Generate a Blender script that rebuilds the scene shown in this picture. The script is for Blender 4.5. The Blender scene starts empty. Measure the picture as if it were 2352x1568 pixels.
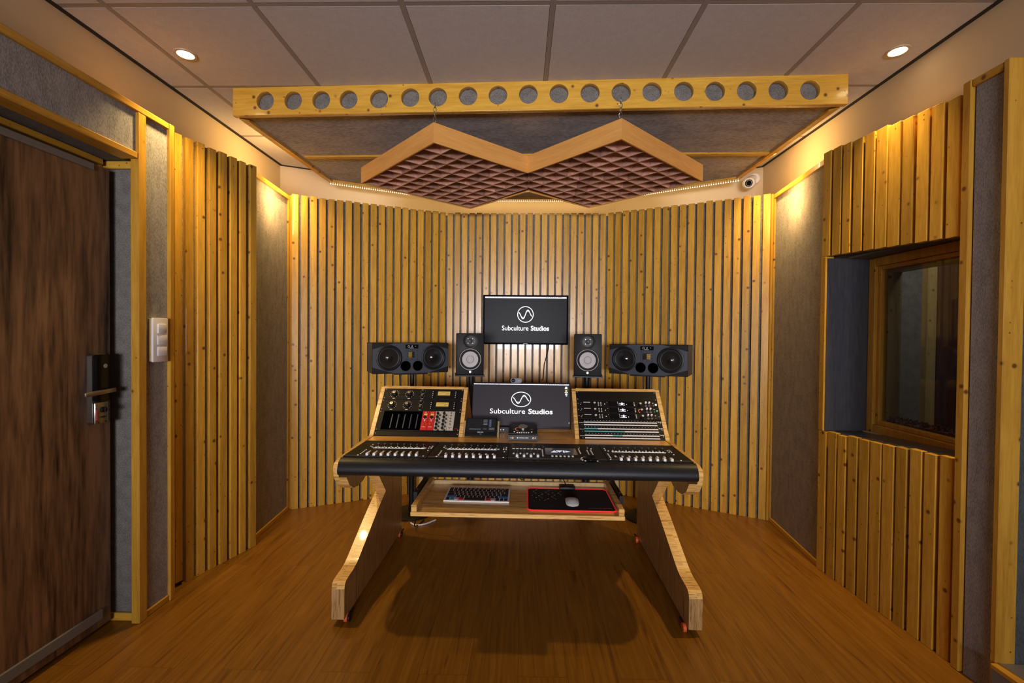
import bpy, bmesh, math, random
from mathutils import Matrix, Vector

random.seed(7)
PI = math.pi
SC = bpy.context.scene
COL = SC.collection

# ------------------------------------------------------------------ camera, world, exposure
cam_d = bpy.data.cameras.new('camera')
cam = bpy.data.objects.new('camera', cam_d)
COL.objects.link(cam)
cam_d.sensor_fit = 'HORIZONTAL'
cam_d.sensor_width = 36.0
cam_d.lens = 1042.4 / 2352 * 36.0
cam_d.clip_start = 0.05
CR = Vector((0.99975186, 0.02027259, 0.0092322))
CU = Vector((-0.00951525, 0.01391046, 0.99985797))
CF = Vector((-0.02014128, 0.99969771, -0.01409991))
cam.matrix_world = Matrix(((CR.x, CU.x, -CF.x, 0), (CR.y, CU.y, -CF.y, 0), (CR.z, CU.z, -CF.z, 1.3), (0, 0, 0, 1)))
SC.camera = cam

world = bpy.data.worlds.new('world')
SC.world = world
world.use_nodes = True
world.node_tree.nodes['Background'].inputs[0].default_value = (0.02, 0.02, 0.025, 1)
world.node_tree.nodes['Background'].inputs[1].default_value = 0.3

SC.view_settings.view_transform = 'Standard'
SC.view_settings.look = 'None'
SC.view_settings.gamma = 1.0
SC.view_settings.use_curve_mapping = False
SC.view_settings.exposure = 0.0
SC.cycles.max_bounces = 8
SC.cycles.diffuse_bounces = 5
SC.cycles.glossy_bounces = 3
SC.cycles.caustics_reflective = False
SC.cycles.caustics_refractive = False
SC.cycles.sample_clamp_indirect = 4.0

WARM = (1.0, 0.70, 0.28)
LEDC = (1.0, 0.70, 0.33)

def area_light(name, loc, direction, sx, sy, power, col, spread=PI):
    l = bpy.data.lights.new(name, 'AREA')
    l.shape = 'RECTANGLE'; l.size = sx; l.size_y = sy; l.energy = power; l.color = col; l.spread = spread
    o = bpy.data.objects.new(name, l); COL.objects.link(o)
    o.location = loc
    o.rotation_euler = Vector(direction).to_track_quat('-Z', 'Y').to_euler()
    return o

def spot(name, loc, power, col, size=2.3, blend=0.55, target=None, rad=0.03):
    l = bpy.data.lights.new(name, 'SPOT')
    l.energy = power; l.color = col; l.spot_size = size; l.spot_blend = blend; l.shadow_soft_size = rad
    o = bpy.data.objects.new(name, l); COL.objects.link(o)
    o.location = loc
    d = Vector(target) - Vector(loc) if target else Vector((0, 0, -1))
    o.rotation_euler = d.to_track_quat('-Z', 'Y').to_euler()
    return o

CEIL = 2.612
LAMPS = [(-1.597, 2.13), (1.705, 2.124), (-1.615, 3.14), (1.665, 3.09)]
for i, (x, y) in enumerate(LAMPS):
    spot('downlight_lamp', (x + (.02 if x < 0 else -.03), y, CEIL - 0.012), (95, 105, 66, 66)[i], WARM, (1.65, 1.40, 1.6, 1.6)[i], 1.0, (x + (.0, -.18, .0, .0)[i], y, 1.0))
# fill light added behind the camera, beam narrowed to keep near walls dim
area_light('rear_fill_light', (-0.1, -4.57, 1.34), (0.01, 1, 0.06), 2.1, 0.8, 46, (0.97, 0.95, 1.0), math.radians(56))
# the tape of little lights along the back edge of the ceiling cloud
for (a, b) in (((-1.49, 3.52), (-0.60, 3.955)), ((-0.56, 3.965), (0.66, 3.955)), ((0.70, 3.95), (1.60, 3.45))):
    dx, dy = b[0] - a[0], b[1] - a[1]
    L = math.hypot(dx, dy)
    o = area_light('tape_lamp', ((a[0] + b[0]) / 2, (a[1] + b[1]) / 2 + 0.012, 2.485), (0, 1, 0), L, 0.01, 0.85 * L, LEDC)
    n = Vector((-dy, dx, -0.5 * L)).normalized()
    xa = Vector((dx, dy, 0)).normalized()
    za = -n
    ya = za.cross(xa).normalized()
    o.matrix_world = Matrix(((xa.x, ya.x, za.x, o.location.x), (xa.y, ya.y, za.y, o.location.y), (xa.z, ya.z, za.z, o.location.z), (0, 0, 0, 1)))

for (x, d_, y0, y1) in ((-1.528, -1, 2.55, 3.46), (1.592, 1, 2.45, 3.40)):
    area_light('side_tape_lamp', (x, (y0 + y1) / 2, 2.535), (d_, 0.12, 0.05), .012, y1 - y0, 7.5, (1.0, 0.60, 0.20))
# the lamp of the booth behind the window
area_light('booth_lamp', (2.35, 2.35, 2.45), (0.1, 0.2, -1), 0.5, 0.5, 10, (1.0, 0.93, 0.85))

# ------------------------------------------------------------------ materials
MATS = {}
def mat(name, col, rough=0.5, metal=0.0, emit=None, estr=1.0, spec=0.5, coat=0.0):
    if name in MATS: return MATS[name]
    m = bpy.data.materials.new(name); m.use_nodes = True
    b = m.node_tree.nodes['Principled BSDF']
    b.inputs['Base Color'].default_value = (*col, 1)
    b.inputs['Roughness'].default_value = rough
    b.inputs['Metallic'].default_value = metal
    b.inputs['Specular IOR Level'].default_value = spec
    b.inputs['Coat Weight'].default_value = coat
    if emit:
        b.inputs['Emission Color'].default_value = (*emit, 1)
        b.inputs['Emission Strength'].default_value = estr
    MATS[name] = m
    return m

def nd(m, t, **kw):
    n = m.node_tree.nodes.new(t)
    for k, v in kw.items(): setattr(n, k, v)
    return n
def lk(m, a, b): m.node_tree.links.new(a, b)
def ramp(m, stops):
    r = nd(m, 'ShaderNodeValToRGB')
    e = r.color_ramp.elements
    while len(e) < len(stops): e.new(0.5)
    for i, (p, c) in enumerate(stops):
        e[i].position = p; e[i].color = (*c, 1)
    return r

def wood(name, light, dark, axis='z', rough=0.35, knots=False, stretch=14.0, scale=9.0, rand=0.0, streak=0.5, coat=0.0, knotc=(0.12, 0.04, 0.01), sharp=0.0):
    """grain runs along 'axis' of the object's own coordinates"""
    m = mat(name, light, rough, coat=coat)
    b = m.node_tree.nodes['Principled BSDF']
    tc = nd(m, 'ShaderNodeTexCoord')
    geo = nd(m, 'ShaderNodeNewGeometry')
    off = nd(m, 'ShaderNodeVectorMath', operation='SCALE'); off.inputs[0].default_value = (7.3, 5.1, 9.7)
    lk(m, geo.outputs['Random Per Island'], off.inputs['Scale'])
    add = nd(m, 'ShaderNodeVectorMath', operation='ADD')
    lk(m, tc.outputs['Object'], add.inputs[0]); lk(m, off.outputs[0], add.inputs[1])
    s = [stretch, stretch, stretch]; s['xyz'.index(axis)] = 1.0
    mp = nd(m, 'ShaderNodeMapping'); mp.inputs['Scale'].default_value = s
    lk(m, add.outputs[0], mp.inputs[0])
    n1 = nd(m, 'ShaderNodeTexNoise'); n1.inputs['Scale'].default_value = scale * 0.35; n1.inputs['Detail'].default_value = 6; n1.inputs['Distortion'].default_value = 0.6
    lk(m, mp.outputs[0], n1.inputs['Vector'])
    n2 = nd(m, 'ShaderNodeTexNoise'); n2.inputs['Scale'].default_value = scale * 1.6; n2.inputs['Detail'].default_value = 3
    lk(m, mp.outputs[0], n2.inputs['Vector'])
    mx = nd(m, 'ShaderNodeMix'); mx.inputs[0].default_value = 0.4
    lk(m, n1.outputs[0], mx.inputs[2]); lk(m, n2.outputs[0], mx.inputs[3])
    mid = tuple(l * (1 - streak) + d * streak for l, d in zip(light, dark))
    r = ramp(m, [(0.30 + .09 * sharp, dark), (0.46, mid), (0.62 - .07 * sharp, light)])
    lk(m, mx.outputs[0], r.inputs[0])
    out = r.outputs[0]
    if rand:
        hs = nd(m, 'ShaderNodeHueSaturation')
        ma = nd(m, 'ShaderNodeMapRange'); ma.inputs[3].default_value = 1 - rand; ma.inputs[4].default_value = 1 + rand
        lk(m, geo.outputs['Random Per Island'], ma.inputs[0])
        lk(m, ma.outputs[0], hs.inputs['Value']); lk(m, out, hs.inputs['Color'])
        out = hs.outputs[0]
    if knots:
        fac = None
        for sc_, sel_, r0, r1 in ((16.0, 0.50, .125, .21), (34.0, 0.80, .09, .17)):
            v = nd(m, 'ShaderNodeTexVoronoi'); v.inputs['Scale'].default_value = sc_
            lk(m, add.outputs[0], v.inputs['Vector'])
            kr = ramp(m, [(0.0, (.85, .85, .85)), (r0 * .8, (1, 1, 1)), (r0, (.55, .55, .55)), (r1, (0, 0, 0))])
            lk(m, v.outputs['Distance'], kr.inputs[0])
            sel = nd(m, 'ShaderNodeMath', operation='GREATER_THAN'); sel.inputs[1].default_value = sel_
            sx = nd(m, 'ShaderNodeSeparateColor'); lk(m, v.outputs['Color'], sx.inputs[0]); lk(m, sx.outputs[0], sel.inputs[0])
            mu = nd(m, 'ShaderNodeMath', operation='MULTIPLY')
            lk(m, kr.outputs[0], mu.inputs[0]); lk(m, sel.outputs[0], mu.inputs[1])
            if fac is None: fac = mu
            else:
                mxx = nd(m, 'ShaderNodeMath', operation='MAXIMUM'); lk(m, fac.outputs[0], mxx.inputs[0]); lk(m, mu.outputs[0], mxx.inputs[1]); fac = mxx
        mu = fac
        mk2 = nd(m, 'ShaderNodeMix', data_type='RGBA')
        lk(m, mu.outputs[0], mk2.inputs[0]); lk(m, out, mk2.inputs[6]); mk2.inputs[7].default_value = (*knotc, 1)
        out = mk2.outputs[2]
    lk(m, out, b.inputs['Base Color'])
    bp = nd(m, 'ShaderNodeBump'); bp.inputs['Strength'].default_value = 0.06; bp.inputs['Distance'].default_value = 0.004
    lk(m, mx.outputs[0], bp.inputs['Height']); lk(m, bp.outputs[0], b.inputs['Normal'])
    return m

def speckle(name, c1, c2, scale=120.0, stretch=(1, 1, 1), rough=0.9, bump=0.3, spec=0.2):
    m = mat(name, c1, rough, spec=spec)
    b = m.node_tree.nodes['Principled BSDF']
    tc = nd(m, 'ShaderNodeTexCoord')
    mp = nd(m, 'ShaderNodeMapping'); mp.inputs['Scale'].default_value = stretch
    lk(m, tc.outputs['Object'], mp.inputs[0])
    n = nd(m, 'ShaderNodeTexNoise'); n.inputs['Scale'].default_value = scale; n.inputs['Detail'].default_value = 4
    lk(m, mp.outputs[0], n.inputs['Vector'])
    n2 = nd(m, 'ShaderNodeTexNoise'); n2.inputs['Scale'].default_value = scale * 0.12; n2.inputs['Detail'].default_value = 2
    lk(m, mp.outputs[0], n2.inputs['Vector'])
    mx = nd(m, 'ShaderNodeMix'); mx.inputs[0].default_value = 0.3
    lk(m, n.outputs[0], mx.inputs[2]); lk(m, n2.outputs[0], mx.inputs[3])
    r = ramp(m, [(0.36, c2), (0.60, c1)])
    lk(m, mx.outputs[0], r.inputs[0]); lk(m, r.outputs[0], b.inputs['Base Color'])
    bp = nd(m, 'ShaderNodeBump'); bp.inputs['Strength'].default_value = bump; bp.inputs['Distance'].default_value = 0.002
    lk(m, n.outputs[0], bp.inputs['Height']); lk(m, bp.outputs[0], b.inputs['Normal'])
    return m

PINE = wood('pine_slat', (0.63, 0.35, 0.045), (0.42, 0.195, 0.017), 'z', 0.28, True, 12, 9, 0.22, coat=0.15)
PINE_X = wood('pine_along', (0.66, 0.37, 0.05), (0.48, 0.235, 0.022), 'x', 0.26, True, 12, 8, 0.08, coat=0.2)
PINE_Y = wood('pine_rail', (0.58, 0.31, 0.038), (0.40, 0.18, 0.015), 'y', 0.32, True, 12, 8, 0.08)
PINE_Z = wood('pine_post', (0.58, 0.31, 0.038), (0.40, 0.18, 0.015), 'z', 0.32, True, 12, 8, 0.10)
VEN_Z = wood('veneer_upright', (0.43, 0.25, 0.095), (0.16, 0.075, 0.02), 'z', 0.3, False, 18, 16, 0, 0.35, sharp=1.0)
VEN_X = wood('veneer_across', (0.74, 0.44, 0.14), (0.33, 0.16, 0.034), 'x', 0.25, False, 18, 16, 0, 0.30, coat=0.25, sharp=1.0)
VEN_T = wood('desktop_veneer', (0.88, 0.50, 0.12), (0.58, 0.28, 0.05), 'x', 0.28, False, 18, 14, 0, 0.4, coat=0.3, sharp=0.6)
DIFW = wood('diffuser_frame_wood', (0.70, 0.35, 0.095), (0.57, 0.255, 0.06), 'x', 0.4, False, 10, 7, 0, 0.5)
DIFC = wood('diffuser_cell_wood', (0.56, 0.315, 0.24), (0.34, 0.155, 0.12), 'z', 0.4, False, 10, 10, 0.35, 0.5)
WALNUT = wood('walnut_door', (0.23, 0.12, 0.058), (0.018, 0.008, 0.004), 'z', 0.42, False, 11, 4.2, 0, 0.5, sharp=0.5)
FABRIC = speckle('grey_fabric', (0.34, 0.315, 0.30), (0.19, 0.175, 0.17), 240, (1, 1, 0.4))
FABRIC_D = speckle('dark_fabric', (0.20, 0.182, 0.165), (0.10, 0.09, 0.082), 200, (1, 1, 1))
CLOUDF = speckle('cloud_fabric', (0.46, 0.45, 0.46), (0.27, 0.265, 0.27), 110, (0.4, 1, 1))
TILE = speckle('ceiling_tile', (0.60, 0.565, 0.57), (0.52, 0.49, 0.495), 220, (1, 1, 1), 0.85, 0.12)
BAR = mat('ceiling_bar_grey', (0.30, 0.26, 0.24), 0.6)
PLASTER = mat('plaster', (0.60, 0.475, 0.31), 0.8, spec=0.2)
SHADOWGAP = mat('gap_black', (0.012, 0.01, 0.009), 0.8)
VOID = mat('recess_shade_black', (0.001, 0.001, 0.001), 0.9, spec=0.0)
BLACK = mat('black_plastic', (0.007, 0.007, 0.008), 0.45, spec=0.25)
BLACKM = mat('black_metal', (0.010, 0.009, 0.009), 0.38, 0.0, spec=0.3)
PANELK = speckle('black_panel', (0.008, 0.0065, 0.0065), (0.006, 0.005, 0.005), 300, (1, 1, 1), 0.5, 0.05, 0.18)
LEATHER = speckle('black_leather', (0.010, 0.010, 0.012), (0.006, 0.006, 0.008), 260, (1, 1, 1), 0.42, 0.25, 0.3)
GUN = mat('gunmetal_baffle', (0.052, 0.058, 0.075), 0.45, 0.2, spec=0.35)
CABK = mat('cabinet_black', (0.011, 0.009, 0.008), 0.5, spec=0.2)
GLOSSK = mat('gloss_black', (0.004, 0.004, 0.005), 0.15, spec=0.25)
CHROME = mat('chrome', (0.75, 0.72, 0.68), 0.2, 1.0)
STEEL = mat('satin_steel', (0.36, 0.33, 0.30), 0.35, 1.0)
WHITEP = mat('white_plastic', (0.72, 0.68, 0.66), 0.35)
WHITEC = mat('white_cap', (0.80, 0.80, 0.80), 0.4)
INK = mat('white_ink', (0.72, 0.70, 0.66), 0.5)
INKD = mat('dim_ink', (0.32, 0.31, 0.30), 0.5)
LIT = mat('lit_white', (0.8, 0.8, 0.8), 0.4, emit=(1, 0.98, 0.95), estr=0.9)
LITB = mat('lit_bar', (0.6, 0.6, 0.7), 0.4, emit=(0.80, 0.78, 0.92), estr=0.75)
LITG = mat('lit_grey', (0.2, 0.2, 0.25), 0.4, emit=(0.30, 0.29, 0.42), estr=0.6)
LITO = mat('lit_orange', (0.8, 0.2, 0.05), 0.4, emit=(1, 0.16, 0.04), estr=0.6)
LITY = mat('lit_yellow', (0.8, 0.6, 0.05), 0.4, emit=(0.9, 0.6, 0.06), estr=0.7)
LITGR = mat('lit_green', (0.02, 0.3, 0.2), 0.4, emit=(0.02, 0.35, 0.2), estr=0.5)
TEAL = mat('teal_paper', (0.10, 0.42, 0.42), 0.6)
PAPER = mat('strip_paper', (0.78, 0.74, 0.74), 0.6)
SCR_TV = mat('screen_black', (0.004, 0.004, 0.005), 0.35, spec=0.06, emit=(0.0065, 0.006, 0.008), estr=1.0)
SCR_MON = mat('screen_dim', (0.005, 0.005, 0.006), 0.4, spec=0.08, emit=(0.018, 0.0135, 0.0175), estr=1.0)
RED = mat('red_module', (0.50, 0.008, 0.010), 0.35)
GOLD = mat('gold_meter', (0.55, 0.38, 0.10), 0.4, emit=(0.5, 0.32, 0.06), estr=0.25)
GOLDM = mat('gold_grille', (0.70, 0.45, 0.10), 0.35, 0.9)
SILVER = speckle('silver_module', (0.50, 0.46, 0.38), (0.34, 0.31, 0.25), 220, (1, 1, 1), 0.35, 0.1, 0.5)
CONE = speckle('pale_cone', (0.52, 0.48, 0.48), (0.43, 0.40, 0.40), 300, (1, 1, 1), 0.6, 0.1)
GREYALU = mat('aluminium', (0.66, 0.64, 0.60), 0.4, 0.1)
ALUMW = mat('mouse_white', (0.62, 0.60, 0.62), 0.22)
KEYK = mat('key_black', (0.012, 0.011, 0.012), 0.45)
REDEDGE = mat('red_light_edge', (0.9, 0.03, 0.03), 0.4, emit=(1.0, 0.03, 0.03), estr=0.18)
ORANGE = mat('orange_wheel', (0.65, 0.10, 0.02), 0.4)
ACRYL = speckle('dark_grey_laminate', (0.055, 0.055, 0.062), (0.040, 0.040, 0.046), 20, (4, 4, 0.5), 0.27, 0.03, 0.5)
MAROON = wood('maroon_door', (0.075, 0.028, 0.022), (0.045, 0.015, 0.012), 'z', 0.4, False, 8, 5, 0)
FUZZ = speckle('brown_carpet', (0.22, 0.10, 0.085), (0.07, 0.03, 0.025), 160, (1, 1, 1), 0.8, 1.0)
PALEWOOD = wood('pale_wood', (0.42, 0.30, 0.13), (0.30, 0.20, 0.075), 'z', 0.4, True, 12, 8, 0.05)
GREYP = mat('grey_paint', (0.17, 0.155, 0.145), 0.5)
LAMPW = mat('lamp_disc', (1, 1, 1), 0.4, emit=(1.0, 0.80, 0.45), estr=14)
LEDDOT = mat('tape_dot', (1, 1, 1), 0.4, emit=(1.0, 0.78, 0.42), estr=3)
PANE_LIT = mat('fill_pane', (0.9, 0.9, 0.9), 0.4, emit=(0.93, 0.95, 1.0), estr=1.2)

def floor_mat():
    m = mat('laminate_floor', (0.3, 0.13, 0.03), 0.34, spec=0.45)
    b = m.node_tree.nodes['Principled BSDF']
    tc = nd(m, 'ShaderNodeTexCoord')
    rot = nd(m, 'ShaderNodeMapping'); rot.inputs['Rotation'].default_value = (0, 0, PI / 2)
    lk(m, tc.outputs['Object'], rot.inputs[0])
    br = nd(m, 'ShaderNodeTexBrick'); br.offset = 0.37
    br.inputs['Scale'].default_value = 1.0; br.inputs['Brick Width'].default_value = 1.25; br.inputs['Row Height'].default_value = 0.19
    br.inputs['Mortar Size'].default_value = 0.0012; br.inputs['Color1'].default_value = (0.2, 0.2, 0.2, 1); br.inputs['Color2'].default_value = (0.8, 0.8, 0.8, 1); br.inputs['Mortar'].default_value = (0, 0, 0, 1)
    lk(m, rot.outputs[0], br.inputs[0])
    mp = nd(m, 'ShaderNodeMapping'); mp.inputs['Scale'].default_value = (26, 1.3, 1)
    lk(m, tc.outputs['Object'], mp.inputs[0])
    ad = nd(m, 'ShaderNodeVectorMath', operation='ADD')
    sc = nd(m, 'ShaderNodeVectorMath', operation='SCALE'); sc.inputs['Scale'].default_value = 7.0
    lk(m, br.outputs['Color'], sc.inputs[0]); lk(m, mp.outputs[0], ad.inputs[0]); lk(m, sc.outputs[0], ad.inputs[1])
    n1 = nd(m, 'ShaderNodeTexNoise'); n1.inputs['Scale'].default_value = 1.5; n1.inputs['Detail'].default_value = 8; n1.inputs['Distortion'].default_value = 1.4; n1.inputs['Roughness'].default_value = 0.62
    lk(m, ad.outputs[0], n1.inputs['Vector'])
    r = ramp(m, [(0.30, (0.10, 0.034, 0.003)), (0.42, (0.185, 0.072, 0.006)), (0.56, (0.225, 0.092, 0.008)), (0.70, (0.28, 0.118, 0.012))])
    lk(m, n1.outputs[0], r.inputs[0])
    hs = nd(m, 'ShaderNodeHueSaturation')
    ma = nd(m, 'ShaderNodeMapRange'); ma.inputs[3].default_value = 0.93; ma.inputs[4].default_value = 1.05
    lk(m, br.outputs['Color'], ma.inputs[0]); lk(m, ma.outputs[0], hs.inputs['Value']); lk(m, r.outputs[0], hs.inputs['Color'])
    mx = nd(m, 'ShaderNodeMix', data_type='RGBA'); mx.inputs[7].default_value = (0.04, 0.015, 0.005, 1)
    sm = nd(m, 'ShaderNodeMath', operation='MULTIPLY'); sm.inputs[1].default_value = 0.45; lk(m, br.outputs['Fac'], sm.inputs[0]); lk(m, sm.outputs[0], mx.inputs[0]); lk(m, hs.outputs[0], mx.inputs[6])
    lk(m, mx.outputs[2], b.inputs['Base Color'])
    return m
FLOOR = floor_mat()

def glass_mat():
    m = bpy.data.materials.new('window_glass'); m.use_nodes = True
    nt = m.node_tree; nt.nodes.remove(nt.nodes['Principled BSDF'])
    t = nd(m, 'ShaderNodeBsdfTransparent'); t.inputs[0].default_value = (0.86, 0.88, 0.88, 1)
    g = nd(m, 'ShaderNodeBsdfGlossy'); g.inputs['Roughness'].default_value = 0.02
    lw = nd(m, 'ShaderNodeLayerWeight'); lw.inputs[0].default_value = 0.5
    pw = nd(m, 'ShaderNodeMath', operation='POWER'); pw.inputs[1].default_value = 4.0; lk(m, lw.outputs['Facing'], pw.inputs[0])
    f = nd(m, 'ShaderNodeMath', operation='MULTIPLY_ADD'); f.inputs[1].default_value = 0.6; f.inputs[2].default_value = 0.03; lk(m, pw.outputs[0], f.inputs[0])
    mx = nd(m, 'ShaderNodeMixShader')
    lk(m, f.outputs[0], mx.inputs[0]); lk(m, t.outputs[0], mx.inputs[1]); lk(m, g.outputs[0], mx.inputs[2])
    lk(m, mx.outputs[0], nt.nodes['Material Output'].inputs[0])
    return m
GLASS = glass_mat()

# ------------------------------------------------------------------ mesh helpers
I4 = Matrix.Identity(4)
class MB:
    def __init__(s): s.bm = bmesh.new()
    def face(s, pts, mi=0):
        f = s.bm.faces.new([s.bm.verts.new(Vector(p)) for p in pts]); f.material_index = mi; return f
    def box(s, x0, x1, y0, y1, z0, z1, mi=0, M=I4, bev=0.0, seg=2):
        r = bmesh.ops.create_cube(s.bm, size=1.0)
        vs = r['verts']
        for v in vs:
            v.co = Vector((x0 + (v.co.x + .5) * (x1 - x0), y0 + (v.co.y + .5) * (y1 - y0), z0 + (v.co.z + .5) * (z1 - z0)))
        fs = list({f for v in vs for f in v.link_faces})
        for f in fs: f.material_index = mi
        if bev:
            es = list({e for v in vs for e in v.link_edges})
            rr = bmesh.ops.bevel(s.bm, geom=es, offset=bev, segments=seg, profile=0.5, affect='EDGES')
            for f in rr['faces']: f.material_index = mi
            seen = set(); st = [rr['faces'][0]]
            while st:
                f = st.pop()
                if f in seen: continue
                seen.add(f)
                for e in f.edges:
                    st.extend(e.link_faces)
            vs = list({v for f in seen for v in f.verts})
        if M is not I4:
            for v in vs: v.co = M @ v.co
        return s
    def prism(s, poly, z0, z1, mi=0, M=I4, mside=None):
        """poly in x,y extruded along z, then moved by M"""
        a = [s.bm.verts.new(M @ Vector((p[0], p[1], z0))) for p in poly]
        b = [s.bm.verts.new(M @ Vector((p[0], p[1], z1))) for p in poly]
        f = s.bm.faces.new(a[::-1]); f.material_index = mi
        f = s.bm.faces.new(b); f.material_index = mi
        n = len(poly)
        for i in range(n):
            f = s.bm.faces.new((a[i], a[(i + 1) % n], b[(i + 1) % n], b[i]))
            f.material_index = mi if mside is None else (mside(i) if callable(mside) else mside)
        return s
    def cyl(s, c, r, h, axis=(0, 0, 1), seg=24, mi=0, r2=None, M=I4, cap=True):
        """from centre of base c, along axis"""
        ax = Vector(axis).normalized()
        q = ax.to_track_quat('Z', 'Y').to_matrix().to_4x4()
        T = M @ Matrix.Translation(c) @ q
        r2 = r if r2 is None else r2
        a = [s.bm.verts.new(T @ Vector((r * math.cos(2 * PI * i / seg), r * math.sin(2 * PI * i / seg), 0))) for i in range(seg)]
        b = [s.bm.verts.new(T @ Vector((r2 * math.cos(2 * PI * i / seg), r2 * math.sin(2 * PI * i / seg), h))) for i in range(seg)]
        for i in range(seg):
            f = s.bm.faces.new((a[i], a[(i + 1) % seg], b[(i + 1) % seg], b[i])); f.material_index = mi
        if cap:
            f = s.bm.faces.new(a[::-1]); f.material_index = mi
            f = s.bm.faces.new(b); f.material_index = mi
        return s
    def lathe(s, prof, c=(0, 0, 0), axis=(0, 0, 1), seg=32, mi=0, M=I4, close=True):
        """prof: list of (r, h[, mi])"""
        ax = Vector(axis).normalized()
        T = M @ Matrix.Translation(c) @ ax.to_track_quat('Z', 'Y').to_matrix().to_4x4()
        rings = []
        for p in prof:
            r, h = p[0], p[1]
            if r < 1e-6: rings.append([s.bm.verts.new(T @ Vector((0, 0, h)))])
            else: rings.append([s.bm.verts.new(T @ Vector((r * math.cos(2 * PI * i / seg), r * math.sin(2 * PI * i / seg), h))) for i in range(seg)])
        for k in range(len(rings) - 1):
            A, Bq = rings[k], rings[k + 1]
            m_ = prof[k][2] if len(prof[k]) > 2 else mi
            for i in range(seg):
                j = (i + 1) % seg
                if len(A) == 1 and len(Bq) == 1: continue
                if len(A) == 1: f = s.bm.faces.new((A[0], Bq[j], Bq[i]))
                elif len(Bq) == 1: f = s.bm.faces.new((A[i], A[j], Bq[0]))
                else: f = s.bm.faces.new((A[i], A[j], Bq[j], Bq[i]))
                f.material_index = m_
        return s
    def tube(s, pts, r, seg=8, mi=0, M=I4):
        P_ = [M @ Vector(p) for p in pts]
        rings = []
        up = Vector((0.31, 0.17, 0.93))
        for i, p in enumerate(P_):
            t = (P_[min(i + 1, len(P_) - 1)] - P_[max(i - 1, 0)]).normalized()
            x = t.cross(up).normalized(); y = t.cross(x).normalized()
            rings.append([s.bm.verts.new(p + x * r * math.cos(2 * PI * k / seg) + y * r * math.sin(2 * PI * k / seg)) for k in range(seg)])
        for a, b in zip(rings, rings[1:]):
            for k in range(seg):
                f = s.bm.faces.new((a[k], a[(k + 1) % seg], b[(k + 1) % seg], b[k])); f.material_index = mi
        f = s.bm.faces.new(rings[0]); f.material_index = mi
        f = s.bm.faces.new(rings[-1][::-1]); f.material_index = mi
        return s
    def band(s, pts, w, z=0.0, mi=0, M=I4, closed=False):
        """flat ribbon of width w along a 2D path, in the plane z"""
        n = len(pts); L = []; R = []
        for i in range(n):
            if closed: a, b = pts[(i - 1) % n], pts[(i + 1) % n]
            else: a, b = pts[max(i - 1, 0)], pts[min(i + 1, n - 1)]
            t = Vector((b[0] - a[0], b[1] - a[1])).normalized()
            L.append(s.bm.verts.new(M @ Vector((pts[i][0] - t.y * w / 2, pts[i][1] + t.x * w / 2, z))))
            R.append(s.bm.verts.new(M @ Vector((pts[i][0] + t.y * w / 2, pts[i][1] - t.x * w / 2, z))))
        for i in range(n if closed else n - 1):
            j = (i + 1) % n
            f = s.bm.faces.new((R[i], R[j], L[j], L[i])); f.material_index = mi
        return s
    def done(s, name, mats, parent=None, smooth=None, normals=True):
        me = bpy.data.meshes.new(name)
        if normals: bmesh.ops.recalc_face_normals(s.bm, faces=s.bm.faces)
        s.bm.to_mesh(me); s.bm.free()
        for m in (mats if isinstance(mats, (list, tuple)) else [mats]): me.materials.append(m)
        if smooth:
            for p in me.polygons: p.use_smooth = True
            me.set_sharp_from_angle(angle=smooth)
        o = bpy.data.objects.new(name, me); COL.objects.link(o)
        if parent: o.parent = parent
        return o
SM = math.radians(35)

def tag(o, label, cat, group=None):
    o['label'] = label; o['category'] = cat
    if group: o['group'] = group
    return o
def thing(name, label, cat, M=I4, group=None):
    o = bpy.data.objects.new(name, None); COL.objects.link(o)
    o.empty_display_size = 0.05
    o.matrix_world = M
    return tag(o, label, cat, group)
def struct(o):
    o['kind'] = 'structure'; return o
def copy_of(o, parent, loc=None):
    c = o.copy(); COL.objects.link(c); c.parent = parent
    if loc is not None: c.location = loc
    for ch in list(o.children): copy_of(ch, c)
    return c
def T3(x, y, z): return Matrix.Translation((x, y, z))
def RZ(a): return Matrix.Rotation(a, 4, 'Z')
def RX(a): return Matrix.Rotation(a, 4, 'X')

def text_mesh(body, size, z=0.0, bold=0.0, cx=0.0, cy=0.0, sx=1.0, align='CENTER', sp=1.0):
    cu = bpy.data.curves.new('lettering', 'FONT')
    cu.body = body; cu.size = size; cu.align_x = align; cu.align_y = 'CENTER'; cu.offset = bold; cu.space_character = sp
    cu.resolution_u = 4
    o = bpy.data.objects.new('lettering', cu); COL.objects.link(o)
    dg = bpy.context.evaluated_depsgraph_get(); dg.update()
    me = bpy.data.meshes.new_from_object(o.evaluated_get(dg))
    bpy.data.objects.remove(o)
    for v in me.vertices: v.co = Vector((v.co.x * sx + cx, v.co.y + cy, z))
    return me
def text(name, body, size, m, parent, z=0.0, bold=0.0, cx=0.0, cy=0.0, sx=1.0, align='CENTER', sp=1.0, M=None):
    me = text_mesh(body, size, z, bold, cx, cy, sx, align, sp)
    me.materials.clear(); me.materials.append(m)
    if M is not None: me.transform(M)
    o = bpy.data.objects.new(name, me); COL.objects.link(o); o.parent = parent
    return o
def add_text(mb, body, size, z, mi, cx, cy, bold=0.0, sx=1.0, align='CENTER', M=None):
    me = text_mesh(body, size, z, bold, cx, cy, sx, align)
    if M is not None: me.transform(M)
    n0 = len(mb.bm.faces)
    mb.bm.from_mesh(me)
    mb.bm.faces.ensure_lookup_table()
    for f in mb.bm.faces[n0:]: f.material_index = mi
    bpy.data.meshes.remove(me)

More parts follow.
